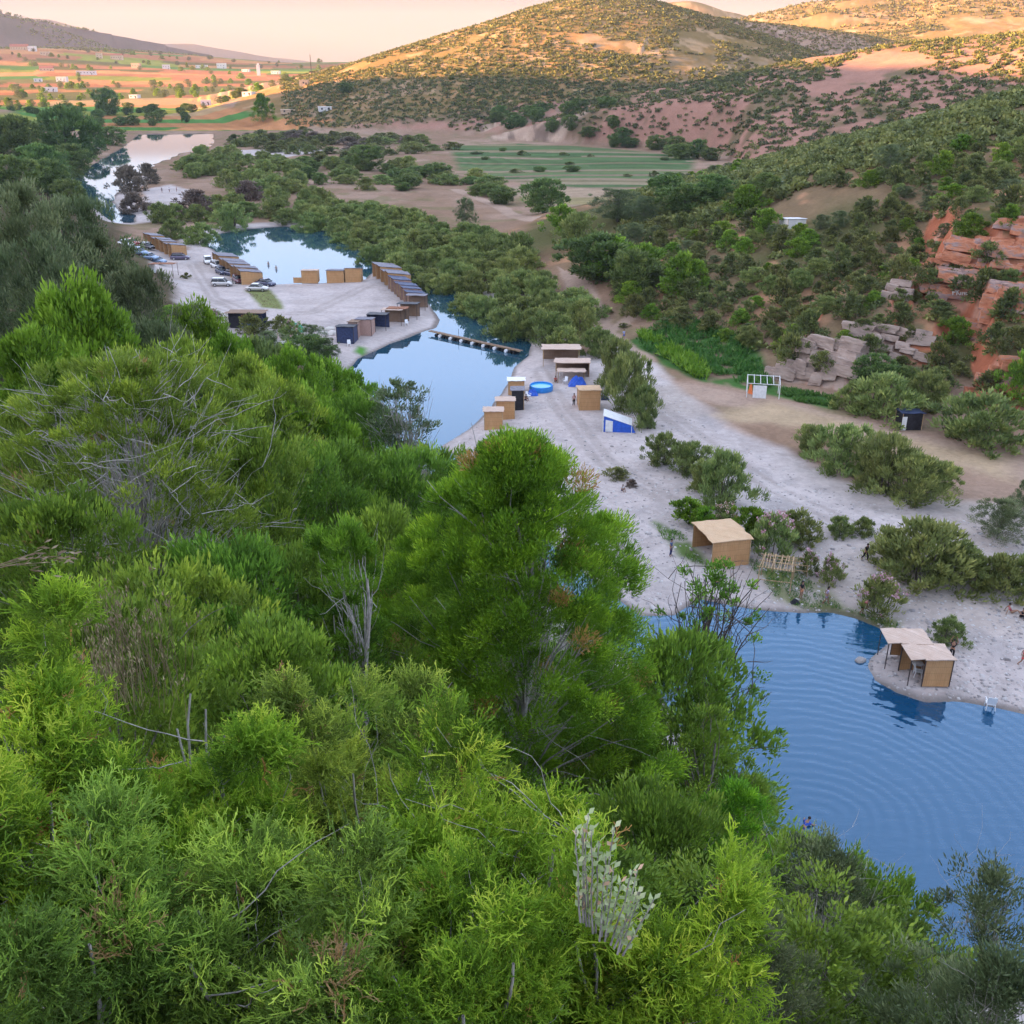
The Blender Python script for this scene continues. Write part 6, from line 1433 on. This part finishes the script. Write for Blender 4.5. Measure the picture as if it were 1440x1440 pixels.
def person(label, p, rz, pose, top, bottom, s=1.0, hair='short', group=None, sleeves=False, skirt=False):
    t = thing('person', label, "person", p, rz, group); t.scale = (s, s, s)
    J = {k: (np.array(v, float) if hasattr(v, '__len__') else v) for k, v in POSES[pose].items()}
    pel, ch, nk, hd = J['pel'], J['chest'], J['neck'], J['head']
    side = np.array((1.0, 0, 0)); up = norm(ch - pel)
    mid = (pel + ch) / 2
    pts, rad, ed = [pel, mid, ch, nk, hd, hd + norm(hd - nk) * 0.10], [(.125, .10), (.115, .09), (.135, .10), .055, (.078, .095), (.05, .06)], [(0, 1), (1, 2), (2, 3), (3, 4), (4, 5)]
    def chain(root, ps, rs):
        prev = root
        for q, r in zip(ps, rs): pts.append(np.array(q)); rad.append(r); ed.append((prev, len(pts) - 1)); prev = len(pts) - 1
        return prev
    fing = []
    for sg, S in ((1, 'L'), (-1, 'R')):
        hipp = pel + side * J['hip'] * sg - up * 0.02
        kn, an = J['knee' + S], J['ank' + S]
        lf = np.array((0.0, -1, 0)) if pose not in ('swim',) else norm(an - kn)
        chain(0, [hipp, (hipp + kn) / 2, kn, (kn + an) / 2 + np.array((0, .015, 0)), an, an + lf * 0.14 + np.array((0, 0, -.035))], [.092, .080, .058, .056, .038, (.045, .028)])
        sh = ch + side * 0.175 * sg + up * 0.055
        el, ha = J['el' + S], J['ha' + S]
        dr = norm(ha - el)
        chain(2, [sh, (sh + el) / 2, el, (el + ha) / 2, ha, ha + dr * 0.085], [.056, .046, .038, .035, .026, (.040, .018)])
        # fingers and thumb rooted inside the palm
        pa = norm(np.cross(dr, side + np.array((0, 0.01, 0.02)))); sd_ = norm(np.cross(pa, dr))
        for k, (o, l) in enumerate(((-1.5, .062), (-.5, .075), (.5, .070), (1.5, .055))):
            b0 = ha + dr * 0.075 + sd_ * o * 0.017; b1 = b0 + dr * l * 0.55; b2 = b1 + norm(dr + pa * 0.7) * l * 0.45
            fing.append((np.array([b0, b1, b2]), np.array([.0095, .0085, .0065])))
        b0 = ha + dr * 0.03 + sd_ * 0.026; fing.append((np.array([b0, b0 + norm(dr + sd_ * 1.1) * .032, b0 + norm(dr * 1.4 + sd_ * 0.7) * .062]), np.array([.011, .0095, .0075])))
    body = skinned('body', pts, ed, rad, SKIN, t, 1)
    # face, ears and fingers join the body's own mesh
    bm = bmesh.new(); bm.from_mesh(body.data)
    f = norm(np.array((0, -1.0, 0.05)) if pose != 'bend' else np.array((0, -0.8, -0.6)))
    hu = norm(hd - nk + np.array((0, 0.02, 0.02)))
    def lump(c, r, sc=(1, 1, 1)):
        rr = bmesh.ops.create_icosphere(bm, subdivisions=1, radius=r); bmesh.ops.transform(bm, matrix=Matrix.Translation(c) @ Matrix.Diagonal((*sc, 1)), verts=rr['verts'])
    lump(hd + f * 0.088, .018, (.8, 1.2, 1.4)); lump(hd + f * 0.080 - hu * 0.045, .020, (1.4, .6, .5))
    for sg in (-1, 1): lump(hd + side * 0.082 * sg, .022, (.5, 1, 1.5)); lump(hd + f * 0.078 + side * 0.032 * sg + hu * 0.02, .013)
    fv, fq = tube_np(fing, 5); vs = [bm.verts.new(v) for v in fv]
    for q in fq: bm.faces.new([vs[k] for k in q])
    bm.to_mesh(body.data); bm.free()
    hb = MB().ball(hd + hu * 0.045 - f * 0.022, .098, (.95, 1.0, .92), 2)
    if hair == 'long': hb.ball(hd - f * 0.075 - hu * 0.10, .085, (1, .6, 1.7), 2)
    hb.build('hair', HAIR, t, True)
    def over(nm, ps, rs, es, col): skinned(nm, ps, es, rs, cloth(col), t, 1)
    if top:
        P_ = [pel + up * 0.02, mid, ch, ch + up * 0.11]; R_ = [(.138, .113), (.130, .105), (.150, .116), (.075, .070)]; E_ = [(0, 1), (1, 2), (2, 3)]
        for sg, S in ((1, 'L'), (-1, 'R')):
            sh = ch + side * 0.175 * sg + up * 0.055; el = J['el' + S]; e2 = el if sleeves else (sh + el) / 2
            P_ += [sh, e2]; R_ += [.068, .056]; E_ += [(2, len(P_) - 2), (len(P_) - 2, len(P_) - 1)]
        over('shirt', P_, R_, E_, top)
    if bottom:
        P_ = [pel + up * 0.06, pel]; R_ = [(.134, .110), (.140, .116)]; E_ = [(0, 1)]
        for sg, S in ((1, 'L'), (-1, 'R')):
            hipp = pel + side * J['hip'] * sg - up * 0.02; kn = J['knee' + S]; an = J['ank' + S]; e2 = (hipp * 0.35 + kn * 0.65)
            P_ += [hipp, e2]; R_ += [.106, .090]; E_ += [(1, len(P_) - 2), (len(P_) - 2, len(P_) - 1)]
            if skirt is None: P_ += [kn, an + np.array((0, 0, .04))]; R_ += [.074, .058]; E_ += [(len(P_) - 3, len(P_) - 2), (len(P_) - 2, len(P_) - 1)]
        over('trousers' if skirt is None else 'shorts', P_, R_, E_, bottom)
    return t
BLK, NAVY, RED, WHT, LAV, ORG, MAR, BLU = (0.02, 0.02, 0.025), (0.03, 0.04, 0.12), (0.55, 0.07, 0.08), (0.65, 0.66, 0.68), (0.42, 0.36, 0.50), (0.60, 0.25, 0.13), (0.36, 0.10, 0.11), (0.03, 0.08, 0.42)
person("person in a red top and navy trousers sitting by the large cane hut", seat(1007, 822), 0.9, 'sit', RED, NAVY, skirt=None)
person("person in a dark top and orange shorts standing at the pool's edge", seat(1126, 842), 0.6, 'stand', BLK, ORG, hair='long')
person("person in pale lavender walking on the grassy shore of the pool", seat(1161, 850), 1.4, 'walk', LAV, (0.25, 0.2, 0.33), hair='long')
person("person in a maroon top and black shorts bending at the pool's edge", seat(1212, 864), 1.1, 'bend', MAR, BLK)
person("person in dark clothes walking on the gravel beside the dense bushes", seat(1216, 788), 0.5, 'walk', BLK, BLK, skirt=None)
person("person in black raising both arms behind the nearer straw shelter", seat(1337, 927), 2.6, 'reach', BLK, BLK, skirt=None)
person("child in red swimwear walking at the right edge of the gravel", seat(1436, 936), 1.2, 'walk', RED, RED, 0.95)
person("person in red lying back on the gravel near the right edge", seat(1422, 862), 1.3, 'recline', MAR, None)
person("person in black sitting beside the one in red near the right edge", seat(1436, 868), 0.2, 'sit', BLK, BLK, skirt=None)
person("swimmer in a blue shirt floating in the blue pool", at(1134, 1160, -0.03), 2.3, 'swim', BLU, NAVY)
person("person in orange-red sitting behind the bright green fig tree", seat(1034, 733), 0.3, 'sit', ORG, MAR)
person("child in a white shirt sitting on the open gravel near the weeds", seat(875, 690), 0.4, 'sit', WHT, NAVY, 0.8)
person("person in red sitting beside the white chairs at the pavilions", seat(781, 537), 0.2, 'sit', RED, BLK)
person("person in a pink shirt and dark skirt standing at the tan hut's left wall", seat(807, 571), 0.3, 'stand', (0.55, 0.36, 0.36), BLK, skirt=None)
person("person in blue and white standing on the path by the crop", seat(877, 478), 0.5, 'stand', (0.35, 0.42, 0.65), BLU)
person("dark-haired person sitting on a chair by the blue cloth heap", seat(739, 563), 0.6, 'sit', BLK, NAVY)
person("person in dark blue standing behind bare twigs left of the cane hut", seat(943, 782), 1.0, 'stand', (0.10, 0.14, 0.25), NAVY, skirt=None)
for px, py, lab in ((389, 384, "bather wading in the middle pool near the beach"), (378, 378, "bather in the middle pool farther from the beach")):
    q = at(px, py, -0.85); person(lab, q, 0.4, 'stand', None, NAVY)
q = seat(228, 271)
for k in range(3):
    person(("person in dark clothes on the far gravel tongue, left of three", "person in white on the far gravel tongue, middle of three", "person in red on the far gravel tongue, right of three")[k], (q[0] + k * 2.2, q[1] + k, hz1(q[0] + k * 2.2, q[1] + k)), k * 1.1, 'stand', (BLK, WHT, MAR)[k], NAVY)
# a bag on the shore, a log in the water
tag(heap('bag', "dark bag lying on the shore near the person in orange shorts", "bag", 1118, 848, 13, 6, 'tarp_black', 12), None)
p = at(1210, 929, 0.0); tag(link('boulder', rock_mesh('boulder', 31, (1, 0.7, 0.45), M['rock_grey'], 3, 0.2), None, (p[0], p[1], 0.05), (0, 0, 0.4), 0.9), "dark stone standing out of the water at the tip of the gravel spit", "boulder")

# ------------------------------------------------------------------ the village on the far plain
def house(label, px, py, wpx, hpx, wall='plaster', roof=None, group=None, depth=8.0):
    p = seat(px, py); d = depth_of(p); w = wpx * d / FPX; h = hpx * 0.8 * d / FPX; depth = min(depth, w)
    t = thing('village_house', label, "house", p, rnd.uniform(-0.25, 0.25), group)
    MB().box((0, 0, h / 2 - 0.5), (w, depth, h + 1)).build('wall', M[wall], t)
    if roof: MB().poly([(-w / 2 - .3, -depth / 2 - .3, h), (w / 2 + .3, -depth / 2 - .3, h), (w / 2 + .3, 0, h + w * 0.14), (-w / 2 - .3, 0, h + w * 0.14)], (0, 0, 0.15)).poly([(-w / 2 - .3, depth / 2 + .3, h), (w / 2 + .3, depth / 2 + .3, h), (w / 2 + .3, 0.01, h + w * 0.14), (-w / 2 - .3, 0.01, h + w * 0.14)], (0, 0, 0.15)).build('roof', M['roof_red'], t)
    else: MB().box((0, 0, h + 0.15), (w + 0.3, depth + 0.3, 0.3)).build('parapet', M[wall], t)
    n = max(1, int(w / 4))
    for k in range(n):
        x = -w / 2 + w * (k + 0.5) / n
        MB().box((x, -depth / 2 - 0.01, h * 0.55), (1.1, 0.06, 1.2)).build('window', M['window_dark'], t)
    MB().box((w * 0.3, -depth / 2 - 0.01, 1.0), (1.0, 0.05, 2.0)).build('door', M['wood_dark'], t)
    return t
for a in (("long red-roofed house high on the left of the plain", 28, 70, 24, 5, 'plaster_warm', 'r'), ("white house right of the red-roofed one high on the left", 46, 72, 10, 8), ("ochre house beside the white one high on the left", 64, 78, 12, 6, 'plaster_warm'), ("small orange house alone above the big ploughed field", 140, 82, 8, 8, 'plaster_warm'), ("red-walled house on the skyline of the ploughed field", 165, 84, 16, 7, 'plaster_warm', 'r'), ("ochre house with palms on the field's skyline", 192, 96, 12, 8, 'plaster_warm'),
          ("white house with an ochre ground floor on the skyline", 234, 97, 10, 7), ("pale long house on the skyline left of the white villa", 284, 96, 16, 5), ("white villa on the skyline with a raised part", 312, 96, 12, 8), ("low white house left of the white tower", 346, 101, 10, 4), ("cream house right of the white tower", 388, 104, 12, 5), ("white block among trees in the middle of the plain", 88, 115, 14, 8), ("white wall house left of the block among trees", 54, 115, 10, 5), ("long white building behind olive trees", 122, 105, 26, 6), ("red-roofed farm left of the long white building", 66, 100, 18, 5, 'plaster_warm', 'r'),
          ("low white barn beside dark trees at the green fields", 70, 129, 20, 7), ("white farmhouse at the edge of the bright green field", 290, 148, 13, 8), ("low cream house between olive groves", 350, 134, 14, 5), ("ruined orange wall on the ploughed rise right of the tower", 428, 120, 12, 8, 'plaster_warm'), ("flat cream farm near the right end of the plain", 457, 155, 18, 5), ("low cream shed left of the flat cream farm", 405, 158, 20, 4, 'plaster_warm'), ("pale house by the hedge in the yellow fields", 190, 138, 12, 5)):
    house(*a)
p = seat(364, 106); d = depth_of(p); h = 16 * d / FPX
t = thing('white_tower', "slim white tower rising above the far village skyline", "tower", p)
MB().box((0, 0, h * 0.4), (h * 0.26, h * 0.26, h * 0.84)).build('shaft', M['plaster'], t); MB().box((0, 0, h * 0.83), (h * 0.32, h * 0.32, h * 0.03)).build('gallery', M['plaster'], t)
MB().box((0, 0, h * 0.91), (h * 0.14, h * 0.14, h * 0.16)).build('lantern', M['plaster'], t)
p = seat(438, 106); d = depth_of(p); h = 26 * d / FPX
t = thing('lattice_mast', "thin dark lattice mast on the skyline of the far plain", "mast", p); b = MB(); w = h * 0.025
for sx in (-1, 1):
    for sy in (-1, 1): MB().bar((sx * w, sy * w, 0), (sx * w * 0.3, sy * w * 0.3, h), h * 0.006).build('leg', M['wood_dark'], t)
for k in range(12):
    z0, z1 = h * k / 12, h * (k + 1) / 12; a0, a1 = w * (1 - .7 * k / 12), w * (1 - .7 * (k + 1) / 12); s = 1 if k % 2 else -1
    b.bar((-s * a0, -a0, z0), (s * a1, -a1, z1), h * 0.004).bar((-a0, s * a0, z0), (-a1, -s * a1, z1), h * 0.004)
b.build('lattice', M['wood_dark'], t); MB().bar((0, 0, h), (0, 0, h * 1.1), h * 0.003).build('aerial', M['wood_dark'], t)

# ------------------------------------------------------------------ small plants right in front of the camera
def downy_plant(label, px, py_top, dist, hpx, seed):
    """pale upright shoots set all round with blunt furry leaves"""
    p = far(px, py_top + hpx, dist); rs = np.random.RandomState(seed); d = depth_of(p); H = hpx * d / FPX
    t = thing('downy_plant', label, "plant", p)
    P, D, L, W, T, paths = [], [], [], [], [], []
    for k in range(15):
        f = k / 14; x = (f - 0.35) * H * 0.62; zb = -f * H * 0.55
        h = H * rs.uniform(0.55, 0.95) * (1.0 if k < 8 else 0.7)
        base = np.array((x * 0.55, rs.normal() * 0.03, -0.35 * H + zb * 0.6)); tip = np.array((x + rs.normal() * 0.03, rs.normal() * 0.04, h * 0.9 + zb))
        pt, rd = limb(base, tip, 0.008, 0.004, rs, 8, 0.06); paths.append((pt, rd))
        for i in range(22):
            u = 0.12 + 0.88 * i / 21; q = pt[0] + (pt[-1] - pt[0]) * u; a = i * 2.4
            P.append(q); D.append((math.cos(a) * 0.75, math.sin(a) * 0.75, 0.9)); L.append(0.060 * rs.uniform(0.8, 1.3)); W.append(0.036); T.append(rs.uniform(0.2, 0.88) if rs.rand() > 0.1 else 0.98)
    V, Q, tt = leaves_mesh(np.array(P), np.array(D), np.array(L), np.array(W), np.array(T), rs)
    link('leaf_shoots', mesh_np('leaf_shoots', V, Q, M['downy'], {"tint": tt}), t)
    tv, tq = tube_np(paths, 5); link('stem', mesh_np('stem', tv, tq, M['pale_bark'], smooth=True), t)
downy_plant("pale silver-green downy plant with blunt leaves on upright shoots in the foreground", 840, 1062, 4.9, 185, 5)
def grass_tuft(label, px, py, dist, n, h, seed, spread=0.25, lean=(0, 0, 1)):
    p = far(px, py, dist); rs = np.random.RandomState(seed); t = thing('grass_tuft', label, "grass", p); paths = []
    for k in range(n):
        b = np.array((rs.normal() * spread, rs.normal() * spread, -0.3 if lean[2] > 0.5 else 0.0)); e = b + np.array(lean) * h * rs.uniform(0.6, 1.1) + rs.normal(size=3) * h * 0.12
        paths.append(limb(b, e, 0.0035 if lean[2] > 0.5 else 0.0016, 0.0012, rs, 6, 0.05, -0.04))
    tv, tq = tube_np(paths, 4); link('stalk', mesh_np('stalk', tv, tq, M['straw'], {"tint": np.random.RandomState(seed).rand(len(tv))}), t)
    P = np.repeat(np.array([q[0][-1] for q in paths]), 7, 0) + rs.normal(size=(n * 7, 3)) * 0.02; D = rs.normal(size=(n * 7, 3)) * 0.3 + np.array(lean)
    V, Q, tt = leaves_mesh(P, D, 0.05, 0.012, rs.rand(n * 7), rs); link('seed_head', mesh_np('seed_head', V, Q, M['straw'], {"tint": tt}), t)
grass_tuft("dry brown grass stalks standing between the junipers on the left", 175, 925, 9.0, 90, 0.85, 3, 0.28)
grass_tuft("dead reddish grass behind the left juniper", 150, 960, 8.2, 60, 0.5, 4, 0.22)
grass_tuft("arching straw-coloured grass ears at the left edge", -12, 800, 5.0, 7, 0.30, 5, 0.015, (0.9, 0.2, 0.05))

# ------------------------------------------------------------------ haze over the valley
def haze():
    zlo = -3.6; x0, x1, y0, y1, z1 = -5950.0, 5950.0, -5950.0, 5950.0, 300.0
    b = MB().box(((x0 + x1) / 2, (y0 + y1) / 2, (zlo + z1) / 2), (x1 - x0, y1 - y0, z1 - zlo))
    m = bpy.data.materials.new("haze"); m.use_nodes = True; nt = m.node_tree; nt.nodes.clear()
    out = nt.nodes.new("ShaderNodeOutputMaterial"); v = nt.nodes.new("ShaderNodeVolumePrincipled")
    v.inputs["Color"].default_value = (0.84, 0.84, 0.98, 1); v.inputs["Density"].default_value = HAZE
    nt.links.new(v.outputs[0], out.inputs["Volume"])
    tag(b.build('haze', m), kind="stuff")
HAZE = 0.000055
if HAZE > 0: haze()
